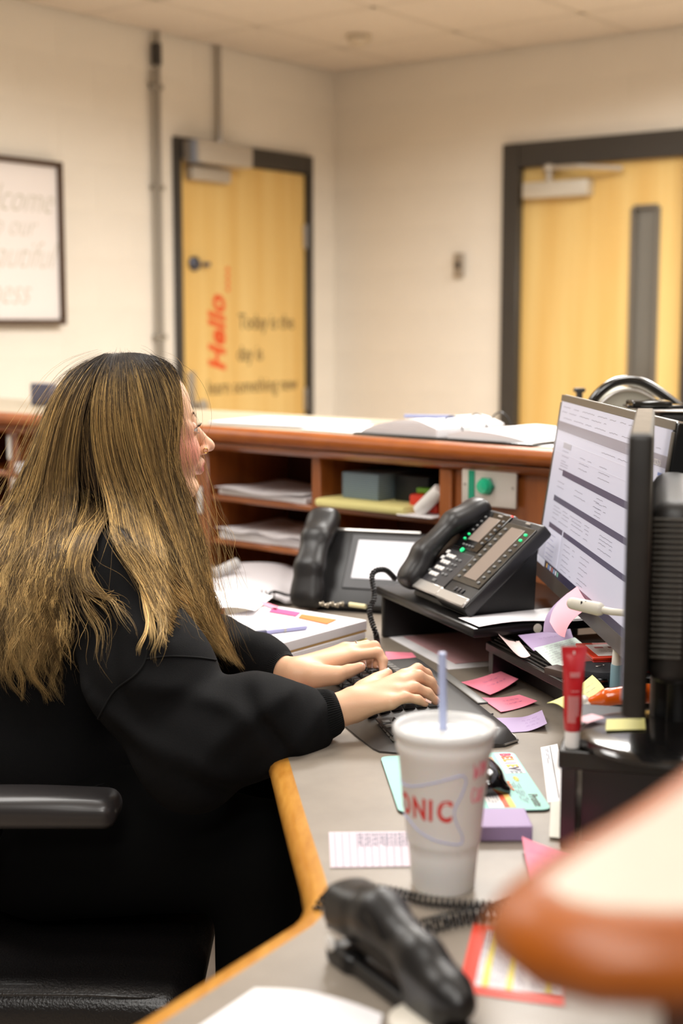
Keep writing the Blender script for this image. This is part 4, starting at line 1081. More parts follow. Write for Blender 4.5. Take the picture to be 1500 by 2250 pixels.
for nm, pts, m_ in (('orange_tab', [(662, 1350), (740, 1362), (718, 1372), (655, 1358)], mat('tab_orange', 'EF7A2B', .5)), ('pink_tab', [(600, 1336), (660, 1346), (650, 1355), (590, 1345)], mat('tab_pink', 'F0508A', .5)), ('pink_tab', [(566, 1318), (612, 1334), (606, 1342), (572, 1328)], m_pink), ('red_tab', [(466, 1334), (494, 1338), (492, 1350), (464, 1348)], mat('tab_red', 'E8506A', .5))):
    o, _ = sheet(nm, [onstack(p) for p in pts], m_, lambda u, v: .001, n=4)
    o.parent = top_; o.matrix_parent_inverse = stackM(DZ+.040).inverted()
    o['label'] = nm.replace('_', ' ')+' on the top sheet'
pen = empty('ballpoint_pen', onstack((612, 1388), DZ+.063)); tag(pen, 'lavender ballpoint pen lying on the top binder of the stack', 'pen')
pa = onstack((545, 1393), DZ+.063)-pen.location; pb = onstack((672, 1378), DZ+.063)-pen.location
mb = MB(); mb.cyl(pa+(pb-pa)*.08, pb*1.0, .0045, n=14); mb.build('barrel', mat('pen_lavender', 'A3A3CF', .3, coat=.5), pen)
mb = MB(); mb.cyl(pa, pa+(pb-pa)*.08, .001, .004, n=14); mb.cyl(pa+(pb-pa)*.08, pa+(pb-pa)*.30, .0047, n=14); mb.build('grip', mat('pen_dark', '4A4A66', .4), pen)
mb = MB(); mb.cyl(pa+(pb-pa)*.60, pa+(pb-pa)*.64, .005, n=14); mb.build('ring', m_steel, pen)
mb = MB(); mb.cyl(pb, pb*1.05, .002, n=10); mb.build('clicker', m_steel, pen)
# open planner behind the stack
c = [onz(452, 1322, DZ+.01), onz(650, 1322, DZ+.01), onz(660, 1246, DZ+.012), onz(470, 1250, DZ+.012)]
o, P = sheet('open_planner', c, mat('planner_page', 'DAD6DA', .7), lambda u, v: .018*math.sin(min(1, u*1.15)*math.pi)**.5*(1-.3*v)+.002, n=18, thick=.006); tag(o, 'open planner with curved pale pages behind the paper stack', 'planner')
c = [onz(452, 1344, DZ+.062), onz(560, 1350, DZ+.062), onz(600, 1318, DZ+.040), onz(470, 1300, DZ+.040)]
o, P = sheet('paper_sheet', c, m_paper, lambda u, v: .010*math.sin(u*2.6)+.002, n=12); tag(o, 'loose white sheet curling over the back of the stack', 'paper')
mb = MB()
for k in range(4):
    b0 = onz(575+k*9, 1312+k*2, DZ+.02); mb.tube([b0+Vector((0, .004*math.cos(t), .012*math.sin(t)+.004)) for t in [i*math.pi/8 for i in range(9)]], .0014, 6)
mb.tube(catmull([onz(578, 1318, DZ+.03), onz(600, 1300, DZ+.04), onz(640, 1308, DZ+.02), onz(665, 1285, DZ+.01), onz(660, 1270, DZ+.006)], 20), .003, 8)
o = mb.build('cable', m_black); tag(o, 'black cable looping between the planner and the rear phone', 'cable'); o['kind'] = 'stuff'
mb = MB(); a_ = onz(470, 1262, DZ+.03); b_ = onz(522, 1238, DZ+.05); mb.tube([a_, a_*.5+b_*.5, b_], .014, 14); o = mb.build('paper_roll', mat('roll_grey', 'BDBAB8', .7)); tag(o, 'pale rolled paper sticking up behind the planner', 'paper roll')
mb = MB()
for k in range(5): mb.tube([onz(706+k*11+4*math.cos(t), 1327+3*(k % 2)+0, DZ+.062)+Vector((.0, .008*math.sin(t), .003*math.sin(t*2))) for t in [i*math.pi/5 for i in range(11)]], .0016, 6)
o = mb.build('key_bunch', mat('key_metal', '8F8676', .3, .8)); o['kind'] = 'stuff'; tag(o, 'bunch of small metal keys at the back edge of the stack', 'keys')
mb = MB(); mb.cyl(onz(768, 1328, DZ+.062), onz(803, 1333, DZ+.062), .0045, n=14); o = mb.build('highlighter_cap', mat('cap_cream', 'EEE7B8', .3)); tag(o, 'short cream marker beside the keys', 'marker')
mb = MB(); mb.cyl(onz(690, 1442, DZ+.009), onz(800, 1425, DZ+.009), .008, n=16); o = mb.build('marker_pen', m_black); tag(o, 'black marker lying behind the left hand', 'marker')
mb = MB(); mb.cyl(onz(706, 1440, DZ+.0095), onz(716, 1438, DZ+.0095), .0086, n=16); mb.build('red_band', m_red, o)

# ================================================================ ON AND IN THE COUNTER
def ctp(x, y, z=CT): p = CM @ Vector((x, y, 0)); return Vector((p.x, p.y, z))
def cbox(name, label, cat, x, y, z, d, m, r=.002, rot=0, group=None, pages=0):
    o_ = empty(name, M=CM @ Matrix.Translation((x, y, z)) @ Matrix.Rotation(rot, 4, 'Z')); tag(o_, label, cat, group)
    mb = MB(); mb.box((0, 0, d[2]/2), d, r, 2); mb.build('sheets' if pages else 'cover', m, o_)
    for k in range(pages):
        mb = MB(); mb.box((0, 0, d[2]*(k+.5)/pages), (d[0]+.001, d[1]+.001, .0005)); mb.build('sheet_edge', m_edge, o_, smooth=False)
    return o_
cbox('paper_stack', 'thin stack of white papers on the counter behind the woman\'s face', 'paper', 1.00, .17, CT+.0003, (.34, .24, .008), m_paper, rot=.12, pages=3)
cbox('paper_stack', 'flat white papers on the counter, left of the open binder', 'paper', 1.30, .13, CT+.0003, (.27, .21, .004), m_paper, rot=-.1, pages=1)
bnd = cbox('ring_binder', 'open black ring binder full of white pages on the counter', 'binder', 1.60, .14, CT+.0003, (.50, .27, .006), m_glossblack, rot=-.02)
P0b = CM @ Matrix.Translation((1.60, .14, CT)) @ Matrix.Rotation(-.02, 4, 'Z')
def pages(x0, x1, h, name):
    mb = MB(); G = []
    for i in range(15):
        u = i/14; G.append([(x0+(x1-x0)*u, -.125+.25*j/6, .006+h*(math.sin(min(u*1.3, 1)*math.pi/2)**.7)*(1-.5*max(0, u-.75)/.25*1)) for j in range(7)])
    mb.grid(G, thick=0); n_ = 15
    for row in (0, 6):
        vs = [G[i][row] for i in range(15)]+[(G[i][row][0], G[i][row][1], .006) for i in range(15)]
        mb.add(vs, [(i, i+1, i+16, i+15) for i in range(14)])
    mb.add([G[14][0], G[14][6], (x1, .125, .006), (x1, -.125, .006)], [(0, 1, 2, 3)])
    mb.add([G[0][0], G[0][6], (x0, .125, .006), (x0, -.125, .006)], [(0, 1, 2, 3)])
    return mb.build(name, m_paper, bnd)
pages(-.235, -.01, .036, 'page_block'); pages(.235, .02, .020, 'page_block')
for k in range(6):
    mb = MB(); mb.box((-.12, -.1262, (.009+.0048*k)), (.21, .0006, .0004)); mb.build('page_edge', m_edge, bnd, smooth=False)
for yy in (-.09, 0, .09):
    mb = MB(); mb.tube([(.005+.030*math.cos(t), yy, .010+.042*math.sin(t)) for t in [i*math.pi/12 for i in range(13)]], .0018, 8); mb.build('ring', m_steelblk, bnd)
mb = MB(); a_ = P0b @ Vector((-.14, -.08, .0455)); b_ = P0b @ Vector((-.03, -.04, .0465)); mb.cyl(a_, b_, .004, n=12); o = mb.build('pen', mat('pen_blue', '8C93B8', .4)); tag(o, 'blue-grey pen lying on the open binder pages', 'pen')
cbox('paper_sheet', 'small white card lying by the wooden edge right of the binder', 'card', 1.84, .045, CT+.0003, (.10, .05, .0006), m_paper, rot=.05)
# plant sprig and dark box at the far left of the counter
s_ = MB(); rp_ = random.Random(2); pl0 = ctp(.13, .30)
for k in range(16):
    a = k*.9; d = Vector((math.cos(a), math.sin(a)*.6, .35+.4*rp_.random())); q = pl0+Vector((0, 0, .02)); t = d.cross(UP).normalized()*.006
    s_.add([q, q+d*.03+t, q+d*.06, q+d*.03-t], [(0, 1, 2, 3)])
plnt = s_.build('small_plant', mat('leaf_green', '5F8F3A', .5)); plnt['kind'] = 'stuff'; tag(plnt, 'small green plant sprig on the counter behind the woman\'s hair', 'plant')
mb = MB(); mb.lathe([(.022, 0), (.026, .03), (.022, .03)], 20); mb.build('pot', m_white, plnt, loc=tuple(pl0+Vector((0, 0, .0))))
cbox('desk_sign', 'dark desk item at the far left end of the counter, cut by the frame', 'box', -.16, .28, CT+.0003, (.10, .03, .07), mat('slate', '4A4A5E', .5), r=.005)
# pigeonhole contents
cbox('paper_stack', 'white papers on the upper pigeonhole shelf right of the face', 'paper', 1.035, .14, .9235, (.31, .22, .014), m_paper, pages=5, rot=-.03)
cbox('paper_stack', 'white papers on the lower pigeonhole shelf right of the face', 'paper', 1.04, .15, .8115, (.31, .24, .022), m_paper, pages=5, rot=.03)
for zz, sd in ((.938, 1), (.834, 2)):
    wv_ = CM @ Matrix.Translation((1.03, .125, zz)); G = [[tuple(wv_ @ Vector((-.15+.30*i/14, -.11+.24*j/6, .004*math.sin(i*.5*sd+1)+.003*math.sin(j+sd)))) for j in range(7)] for i in range(15)]
    mb = MB(); mb.grid(G, thick=.0006); o = mb.build('paper_sheet', m_paper); tag(o, 'wavy loose sheet on top of the %s pigeonhole papers' % ('upper' if sd == 1 else 'lower'), 'paper')
cbox('paper_stack', 'white papers in the left pigeonhole behind the hair', 'paper', .15, .12, .9235, (.2, .22, .03), m_paper, pages=5)
o = cbox('folder', 'pale yellow folder overhanging the wide pigeonhole shelf', 'folder', 1.375, .13, .9265, (.27, .27, .020), mat('folder_yellow', 'E6DC92', .6), r=.008)
gb = cbox('booklet_stack', 'stack of blue-grey booklets on the yellow folder', 'booklets', 1.345, .14, .947, (.11, .2, .062), mat('booklet_blue', '6F828C', .6), r=.003)
for k in range(12):
    mb = MB(); mb.box((0, 0, .003+.005*k), (.1115, .2015, .0012)); mb.build('booklet_edge', mat('booklet_line', '8FA0A8', .6), gb, smooth=False)
cbox('black_box', 'dark box beside the blue-grey booklets in the pigeonhole', 'box', 1.465, .16, .947, (.10, .16, .060), mat('dark_slate', '1D2328', .5), r=.004)
cbox('red_tin', 'red box leaning in the right end of the wide pigeonhole', 'box', 1.530, .09, .9310, (.08, .10, .040), mat('tin_red', 'D8341C', .4), r=.006)
cbox('green_pad', 'green pad on top of the red box', 'pad', 1.525, .10, .9715, (.06, .08, .012), mat('pad_green', '6FA82E', .5), r=.003)
o = empty('mug', M=CM @ Matrix.Translation((1.566, .020, .965)) @ Matrix.Rotation(.85, 4, 'Y')); tag(o, 'white paper roll tilted at the front of the pigeonhole', 'paper roll'); o.name = 'paper_roll'
mb = MB(); mb.lathe([(.014, -.042), (.016, -.040), (.016, .036), (.014, .038)], 28); mb.build('roll', m_white, o)
cbox('paper_sheet', 'white sheet sticking out under the paper roll', 'paper', 1.54, .06, .9262, (.10, .13, .004), m_paper)
# button plate
pl = empty('call_button_plate', M=CM @ Matrix.Translation((1.736, .011, 1.010))); tag(pl, 'pale wall plate with round green button and green label strip on counter front', 'button')
mb = MB(); mb.box((0, -.0045, 0), (.142, .008, .088), .003, 2); mb.build('plate', mat('plate_white', 'D9D4CC', .35, .3), pl)
mb = MB(); mb.lathe([(.014, 0), (.021, .002), (.021, .006), (.0185, .008)], 6, Matrix.Translation((-.004, -.008, 0)) @ Matrix.Rotation(math.pi/2, 4, 'X')); mb.build('button_collar', mat('green_dark', '16886A', .3), pl)
mb = MB(); mb.lathe([(.0175, .0), (.0175, .012), (.014, .018), (.0, .020)], 28, Matrix.Translation((-.004, -.010, 0)) @ Matrix.Rotation(math.pi/2, 4, 'X')); mb.build('button', mat('green_btn', '1FB082', .25, coat=.5, emit=.1), pl)
mb = MB(); mb.box((-.044, -.0095, .0), (.016, .002, .062), .0006, 1); ls = mb.build('label_strip', mat('green_label', '149A76', .5), pl)
for xz in ((-.062, 0), (.062, 0)):
    mb = MB(); mb.lathe([(.003, 0), (.003, .001)], 10, Matrix.Translation((xz[0], -.0085, xz[1])) @ Matrix.Rotation(math.pi/2, 4, 'X')); mb.build('screw', m_steel, pl)
# domed device and black printer on the side run of the counter
dv = empty('receipt_printer', atY(1366, 915, 2.98)); dv.location.z = CT; dv.scale = (1.13, 1, 1.04); tag(dv, 'domed silver device with a glossy black rim behind the wide monitor', 'printer')
prof2 = [(-.085, 0), (-.084, .03), (-.076, .07), (-.058, .105), (-.03, .128), (0, .134), (.03, .126), (.07, .098), (.11, .062), (.13, .045), (.13, 0)]
pp = [(q.x, q.y) for q in catmull([(a, b, 0) for a, b in prof2], 50)]
RY = Matrix.Rotation(math.pi/2, 4, 'X')
mb = MB(); mb.prism([(a*.88, b*.88) for a, b in pp], -.07, .07, RY); mb.build('dome_body', mat('dome_silver', 'C5C4B8', .35, .2), dv, angle=30)
mb = MB(); mb.tube([(a, -.07, b) for a, b in pp[3:-3]], .010, 10); mb.build('rim', mat('rim_black', '1E1D1B', .12, coat=1), dv)
mb = MB(); mb.tube([(a*.86, -.074, b*.86) for a, b in pp[3:-3]], .003, 8); mb.build('inner_rim', m_silver, dv)
pr = empty('label_printer', (atY(1450, 930, 2.72).x+.03, 2.72, CT)); tag(pr, 'black box-shaped printer with an open tray at the right edge of the frame', 'printer')
mb = MB(); mb.box((.03, 0, .045), (.16, .16, .088), .01, 3); mb.build('printer_body', m_black, pr)
mb = MB(); mb.box((.02, -.02, .092), (.20, .12, .004), .0015, 1); mb.build('top_tray', m_silver, pr)
mb = MB(); mb.box((-.055, -.01, .103), (.075, .07, .012), .003, 1); mb.box((-.02, -.01, .098), (.16, .05, .006), .002, 1); mb.build('cartridge_lid', m_glossblack, pr)
cbox('paper_sheet', 'beige sheet on the counter top right of the wide monitor', 'paper', 2.16, .12, CT+.0003, (.10, .12, .0006), mat('beige_paper', 'C8BCA8', .6), rot=.4)
mb = MB(); mb.box((0, 0, .052), (.014, .014, .104), .003); mb.box((0, 0, .104), (.026, .02, .010), .003); o = mb.build('pen_stand', m_black, loc=tuple(atY(1272, 880, 3.25).xy)+(CT,)); tag(o, 'slim black stand beside the domed device', 'stand')

# ================================================================ FOREGROUND
m_stb = mat('stapler_black', '151414', .38, coat=.05)
Fp = onz(764, 2085, DZ+.01); Rp = onz(1012, 2272, DZ+.01); sx = (Rp-Fp); sx.z = 0; SL = sx.length; sx.normalize()
stp = empty('stapler', M=frame((Fp.x, Fp.y, DZ), sx)); tag(stp, 'large black heavy stapler in the foreground on the near return of the worktop', 'stapler')
s = SDF()
s.box((SL*.5, 0, .008), (SL*.53, .016, .008), .005, k=.008); s.box((.012, 0, .010), (.020, .022, .010), .006, k=.008)
V, Q = s.mesh(.002); np_mesh('base', relax(V, Q, 1), Q, m_stb, stp)
s = SDF(); up_ = 0
s.chain([(.010, 0, .055), (.06, 0, .066), (.13, 0, .052), (SL*.98, 0, .036)], [.024, .024, .020, .016], k=.015)
s.box((.014, 0, .058), (.024, .024, .020), .010, k=.015); s.box((SL*.80, 0, .030), (.03, .020, .022), .010, k=.015)
V, Q = s.mesh(.0022); np_mesh('lever_arm', relax(V, Q, 8), Q, m_stb, stp)
mb = MB(); mb.box((SL*.45, 0, .031), (SL*.82, .017, .018), .003, 1); mb.build('magazine', mat('dark_steel', '2A2828', .3, .6), stp)
mb = MB(); mb.box((.006, -.0245, .050), (.026, .002, .009), .001, 1, rot=Matrix.Rotation(.2, 3, 'Y')); mb.build('maker_label', mat('label_silver', 'C8C4C0', .3, .3), stp)
mb = MB(); mb.lathe([(.0075, 0), (.0075, .002), (.005, .003)], 20, Matrix.Translation((.004, -.021, .022)) @ Matrix.Rotation(math.pi/2, 4, 'X')); mb.build('white_dot', m_white, stp)
mb = MB(); mb.tube([(.05, -.020, .080), (.08, -.022, .074), (.10, -.0225, .064)], [.001, .003, .0015], 8); mb.build('arm_ridge', m_glossblack, stp)
o = coil('coiled_cord', [atY(1120, 2003, 1.43), onz(1100, 1992, DZ+.008), onz(1020, 1988, DZ+.008), onz(940, 1978, DZ+.008), onz(858, 1958, DZ+.008), onz(793, 1950, DZ+.008), onz(745, 1955, DZ+.008), atY(712, 1978, 1.44), atY(693, 2010, 1.43), atY(686, 2050, 1.42), atY(690, 2085, 1.41), atY(712, 2070, 1.40), atY(728, 2038, 1.39), onz(748, 2020, DZ+.012)], .0046, .0017, 56, m_black, 12)
tag(o, 'black coiled cord running behind the cup and over the worktop edge', 'cord')
o = coil('coiled_cord', [onz(748, 2022, DZ+.008), onz(840, 2030, DZ+.007), onz(925, 2036, DZ+.008), onz(980, 2024, DZ+.008), onz(1027, 2014, DZ+.008), onz(1075, 2004, DZ+.008), onz(1120, 1985, DZ+.008)], .0075, .0017, 25, m_black, 12)
tag(o, 'black coiled cord with stretched loops behind the stapler', 'cord')
# red bordered sheet
rs = empty('label_sheet', (0, 0, DZ)); tag(rs, 'red bordered card with yellow stripes and fine print beside the stapler', 'card')
Pq = quadP([onz(1040, 2030, DZ+.0006), onz(1240, 2050, DZ+.0006), onz(1238, 2212, DZ+.0006), onz(1005, 2178, DZ+.0006)])
def q4(u0, v0, u1, v1, m, name, dz):
    mb = MB(); p = [Pq(u0, v0), Pq(u1, v0), Pq(u1, v1), Pq(u0, v1)]; mb.add([(a.x, a.y, a.z-DZ+dz) for a in p]+[(a.x, a.y, a.z-DZ+dz+.0005) for a in p], [(3, 2, 1, 0), (4, 5, 6, 7), (0, 1, 5, 4), (1, 2, 6, 5), (2, 3, 7, 6), (3, 0, 4, 7)]); return mb.build(name, m, rs, smooth=False)
q4(0, 0, 1, 1, mat('border_red', 'E8442E', .45), 'red_border', 0); q4(.15, .10, .985, .90, m_paper, 'print_area', .0006)
for u in (.22, .45, .82): q4(u, .10, u+.055, .90, mat('stripe_yellow', 'EEDC3C', .45), 'yellow_stripe', .0012)
rr = [(.15+.028*k, .13, .87, 0) for k in range(28) if abs(.15+.028*k-.25) > .035 and abs(.15+.028*k-.48) > .035 and not .62 < .15+.028*k < .68 and abs(.15+.028*k-.85) > .035]
ink_lines(rs, lambda u, v: Vector((Pq(v, u).x, Pq(v, u).y, .0022)), rr, m_greyink, wdt=.0004, seed=31, amp=0, name='fine_print')
c = [onz(560, 2172, DZ+.001), onz(840, 2232, DZ+.001), onz(800, 2420, DZ+.001), onz(330, 2330, DZ+.001)]
o, P = sheet('paper_sheet', c, m_paper, lambda u, v: .008*math.sin(u*3)*(1-v)+.0005, n=10); tag(o, 'blurred white sheet at the bottom edge of the frame', 'paper')
ink_lines(o, P, [(.2+.1*k, .2, .6, .02) for k in range(3)], m_greyink, seed=33)
mb = MB(); mb.lathe([(.030, 0), (.033, .002), (.033, .010), (.029, .013), (.0, .014)], 40); o = mb.build('round_lid', mat('cream_lid', 'D9D2C4', .35), loc=tuple(onz(935, 2262, DZ))); tag(o, 'cream round lid at the bottom edge under the stapler', 'lid')

# ================================================================ CHAIR
ch = empty('office_chair', (-.42, 2.20, 0)); tag(ch, 'black leather office chair the woman sits on', 'chair')
m_leather = mat('black_leather', '161414', .33, bump=.5, bscale=260, coat=.1); m_arm = mat('arm_plastic', '2E2B2B', .36, coat=.15)
def chp(name, s, h, m, it=1):
    V, Q = s.mesh(h); V = relax(V, Q, it)-np.array([-.42, 2.20, 0]); return np_mesh(name, V, Q, m, ch)
az = .652
s = SDF(); s.box((-.485, 2.00, az), (.162, .043, .022), .020, k=.01); s.ell((-.485, 2.0, az+.012), (.15, .035, .016), k=.02); chp('arm_pad', s, .004, m_arm)
s = SDF(); s.box((-.485, 2.42, az), (.162, .043, .022), .020, k=.01); 
chp('arm_pad', SDF().box((-.56, 2.58, az-.01), (.15, .04, .02), .018), .005, m_arm)
for yy in (2.0, 2.56):
    s = SDF(); s.chain([(-.52, yy, az-.03), (-.56, yy, .52), (-.56, yy+(.05 if yy < 2.2 else -.05), .34), (-.5, 2.2, .28)], [.026, .024, .02, .02], k=.03); chp('arm_post', s, .006, m_black)
s = SDF(); s.box((-.515, 2.22, .345), (.30, .27, .052), .045, k=.01)
V, Q = s.mesh(.005); V = relax(V, Q, 2)
V[:, 2] += -.10*np.clip(V[:, 0]+.375, 0, 1)**1.3*1.0
V = V-np.array([-.42, 2.20, 0]); seat = np_mesh('seat', V, Q, m_leather, ch)
pts = [(-.80, 1.953, .387), (-.5, 1.953, .389), (-.37, 1.953, .388), (-.285, 1.962, .380), (-.23, 1.985, .372)]
mb = MB(); mb.tube([Vector(p)-Vector((-.42, 2.2, 0)) for p in catmull(pts, 30)], .0022, 6); mb.build('seat_piping', m_leather, seat)
s = SDF(); s.box((-.84, 2.25, .80), (.045, .22, .28), .04, k=.01); chp('backrest', s, .008, m_leather)
s = SDF(); s.chain([(-.5, 2.25, .28), (-.8, 2.25, .30), (-.86, 2.25, .55)], [.025, .025, .02], k=.02); s.cone((-.5, 2.25, .28), (-.5, 2.25, .10), .028, .03); chp('column', s, .008, m_black)
for k in range(5):
    a = k*2*math.pi/5+.3; s = SDF(); e = (-.5+.28*math.cos(a), 2.25+.28*math.sin(a), .075); s.cone((-.5, 2.25, .11), e, .028, .018); o = chp('base_leg', s, .008, m_black)
    mb = MB(); mb.cyl(Vector((e[0]-.012, e[1], .0275))-Vector((-.42, 2.2, 0)), Vector((e[0]+.012, e[1], .0275))-Vector((-.42, 2.2, 0)), .027, n=20); mb.build('caster', m_black, o)
# ================================================================ THE WOMAN
HY = 2.33
Hc = atY(312, 943, HY); yaw = math.radians(21)
hf = Vector((math.cos(yaw), math.sin(yaw), 0)); hl = Vector((-math.sin(yaw), math.cos(yaw), 0))
HR = np.array([[hf.x, hl.x, 0], [hf.y, hl.y, 0], [0, 0, 1.0]])
def hw(x, y, z): return Hc+hf*x+hl*y+UP*z
m_skin = mat('skin', 'E3B08E', .48, attr='Col', sss=.12, bump=.06, bscale=500)
m_black_fleece = mat('black_fleece', '0C0C0D', .85, spec=.15, bump=.3, bscale=700)
m_rib = mat('black_rib', '0C0C0C', .8, spec=.2)
m_trouser = mat('black_trousers', '070707', .9, spec=.1)
# joints
shR, shL = Vector((-.355, 2.165, .950)), Vector((-.335, 2.50, .950))
elR, elL = Vector((-.215, 2.00, .735)), Vector((-.31, 2.47, .80))
wrR = atY(768, 1553, 2.055); wrL = atY(643, 1480, 2.285)
hip = Vector((-.50, 2.32, .565))
R_hand = dict(mcp=[atY(888, 1487, 2.100), atY(882, 1503, 2.080), atY(872, 1523, 2.060), atY(857, 1543, 2.040)],
              tip=[atY(950, 1500, 2.145), atY(960, 1520, 2.115), atY(957, 1541, 2.085), atY(934, 1546, 2.055)],
              lift=[.016, .018, .014, .008], th=[atY(802, 1520, 2.095), atY(828, 1500, 2.118), atY(851, 1480, 2.135)])
L_hand = dict(mcp=[atY(775, 1441, 2.325), atY(768, 1430, 2.345), atY(758, 1426, 2.365), atY(745, 1431, 2.385)],
              pip=[atY(829, 1434, 2.335), atY(822, 1420, 2.355), atY(805, 1418, 2.378), atY(784, 1428, 2.40)],
              dip=[atY(841, 1452, 2.330), atY(834, 1440, 2.350), atY(815, 1440, 2.372), atY(796, 1442, 2.395)],
              tip=[atY(841, 1474, 2.320), atY(826, 1462, 2.335), atY(812, 1464, 2.36), atY(797, 1462, 2.38)],
              th=[atY(692, 1486, 2.270), atY(738, 1484, 2.262), atY(792, 1466, 2.262)])
b = SDF()
b.chain([hip, (-.50, 2.32, .74), (-.44, 2.32, .90), (-.40, 2.33, .99)], [.13, .115, .125, .09], k=.05)
b.cone(shR*.92+shL*.08, shL*.92+shR*.08, .055, k=.05)
b.cone((-.395, 2.33, 1.0), Hc+Vector((-.03, -.01, -.06)), .056, .054, k=.03)
for s0, e0, w0 in ((shR, elR, wrR), (shL, elL, wrL)):
    b.cone(s0, e0, .050, .036, k=.03); b.cone(e0, w0, .036, .0255, k=.02)
for y, ky in ((2.21, 2.15), (2.43, 2.44)):
    b.cone((-.48, y, .555), (-.12, ky, .525), .092, .062, k=.04)
    b.cone((-.12, ky, .525), (-.14, ky, .11), .058, .038, k=.02); b.cone((-.15, ky, .05), (.02, ky, .035), .042, .032, k=.02)
# head (local frame: x forward, y to her left, z up)
E = lambda c, r, k=.012, sub=0: b.ell(hw(*c), r, HR, k, sub)
Cn = lambda p, q, ra, rb=None, k=.01, sub=0: b.cone(hw(*p), hw(*q), ra, rb, k, sub)
E((-.017, 0, .030), (.086, .074, .088)); E((.030, 0, .030), (.050, .062, .062), .02)
E((.034, 0, -.035), (.056, .060, .078), .02); Cn((-.01, -.052, -.055), (.066, -.018, -.102), .018, .016, .02); Cn((-.01, .052, -.055), (.066, .018, -.102), .018, .016, .02)
E((.077, 0, -.098), (.017, .020, .016), .014); E((.060, -.034, -.038), (.026, .024, .026), .02); E((.060, .034, -.038), (.026, .024, .026), .02)
Cn((.067, -.030, .022), (.0765, 0, .018), .010, .010, .012); Cn((.067, .030, .022), (.0765, 0, .018), .010, .010, .012)
for sy in (-1, 1): (E((.092, sy*.031, -.001), (.016, .0125, .0095), .005, 1), E((.060, sy*.046, -.001), (.015, .009, .016), .008))
Cn((.081, 0, .006), (.107, 0, -.025), .0085, .0095, .010); E((.1125, 0, -.031), (.0105, .0105, .0095), .008)
for sy in (-1, 1): E((.100, sy*.0125, -.0365), (.0095, .0075, .0075), .006)
E((.087, 0, -.060), (.014, .024, .016), .010)
Cn((.0985, -.0, -.0575), (.088, -.020, -.0625), .0058, .003, .005); Cn((.0985, .0, -.0575), (.088, .020, -.0625), .0058, .003, .005)
Cn((.0955, -.0, -.0705), (.085, -.018, -.0670), .0072, .003, .004); Cn((.0955, .0, -.0705), (.085, .018, -.0670), .0072, .003, .004)
for sy in (-1, 1):
    E((-.012, sy*.076, -.008), (.018, .008, .030), .006)
# hands
def hand_sdf(b, wr, H, side):
    n = 4; J = []
    for i in range(n):
        m = H['mcp'][i]; t = H['tip'][i]
        if 'pip' in H: p, d = H['pip'][i], H['dip'][i]
        else: p = m+(t-m)*.46+UP*H['lift'][i]; d = m+(t-m)*.78+UP*H['lift'][i]*.72
        r = (.0092, .0094, .0089, .0078)[i]
        b.cone(wr+(m-wr)*.15, m, .0175, .0118, k=.012)
        b.cone(m, p, r*1.12, r, k=.006); b.cone(p, d, r*.98, r*.88, k=.004); b.cone(d, t, r*.88, r*.72, k=.004)
        J.append((m, p, d, t))
    c, m, t = H['th']
    b.cone(wr+(c-wr)*.3, m, .021, .0135, k=.014); b.cone(c, m, .018, .0125, k=.010); b.cone(m, m+(t-m)*.5, .0118, .0108, k=.006); b.cone(m+(t-m)*.5, t, .0110, .0085, k=.004)
    J.append((c, m, m+(t-m)*.5, t)); return J
JR = hand_sdf(b, wrR, R_hand, -1); JL = hand_sdf(b, wrL, L_hand, 1)
V, Q = b.mesh(.0026, pad=.03)
V = relax(V, Q, 1, .35)
# skin colour: the face's own blush, lips and the finger joints
loc = (V-np.array(Hc))@HR
col = np.tile(np.array(srgb('E6B692')[:3]), (len(V), 1))
def paint(c, w): 
    global col
    col = col*(1-w[:, None])+np.array(srgb(c)[:3])*w[:, None]
g = lambda c, r: np.exp(-(((loc-np.array(c))/np.array(r))**2).sum(1))
isf = (np.abs(loc).max(1) < .16)
for sy in (-1, 1): paint('E08474', np.clip(g((.062, sy*.046, -.032), (.040, .030, .034))*.85, 0, 1)*isf)

paint('3A2A1E', np.clip(((loc[:, 2]-.074)/.006), 0, 1)*isf); paint('3A2A1E', np.clip((.030-loc[:, 0])/.01, 0, 1)*(loc[:, 2] > -.03)*isf)
paint('DDA08A', np.clip(g((.112, 0, -.036), (.014, .014, .014))*.5, 0, 1)*isf)
lipz = np.clip(1.35-np.abs((loc[:, 2]+.0650)/.0095), 0, 1)*(loc[:, 0] > .082)*np.clip(1.2-np.abs(loc[:, 1])/.021, 0, 1)
paint('C66A68', np.clip(lipz*1.4, 0, 1)*isf)
for J in JR+JL:
    for q in (J[1], J[3]):
        paint('DE9478', .45*np.exp(-(((V-np.array(q))**2).sum(1))/(.009**2)))
woman = np_mesh('person', V, Q, m_skin, None, cols=col)
tag(woman, 'woman with long highlighted hair in a black sweatshirt, seated and typing, seen from her right', 'person')
def project(P, f, target=0.0, it=5, grad_only=False):
    P = np.array(P, float)
    for _ in range(it):
        d = f(P); e = 1e-3
        G = np.stack([f(P+np.eye(3)[i]*e)-d for i in range(3)], 1)/e; G /= np.maximum(np.linalg.norm(G, axis=1), 1e-6)[:, None]
        P = P-(d-target)[:, None]*G
    return P
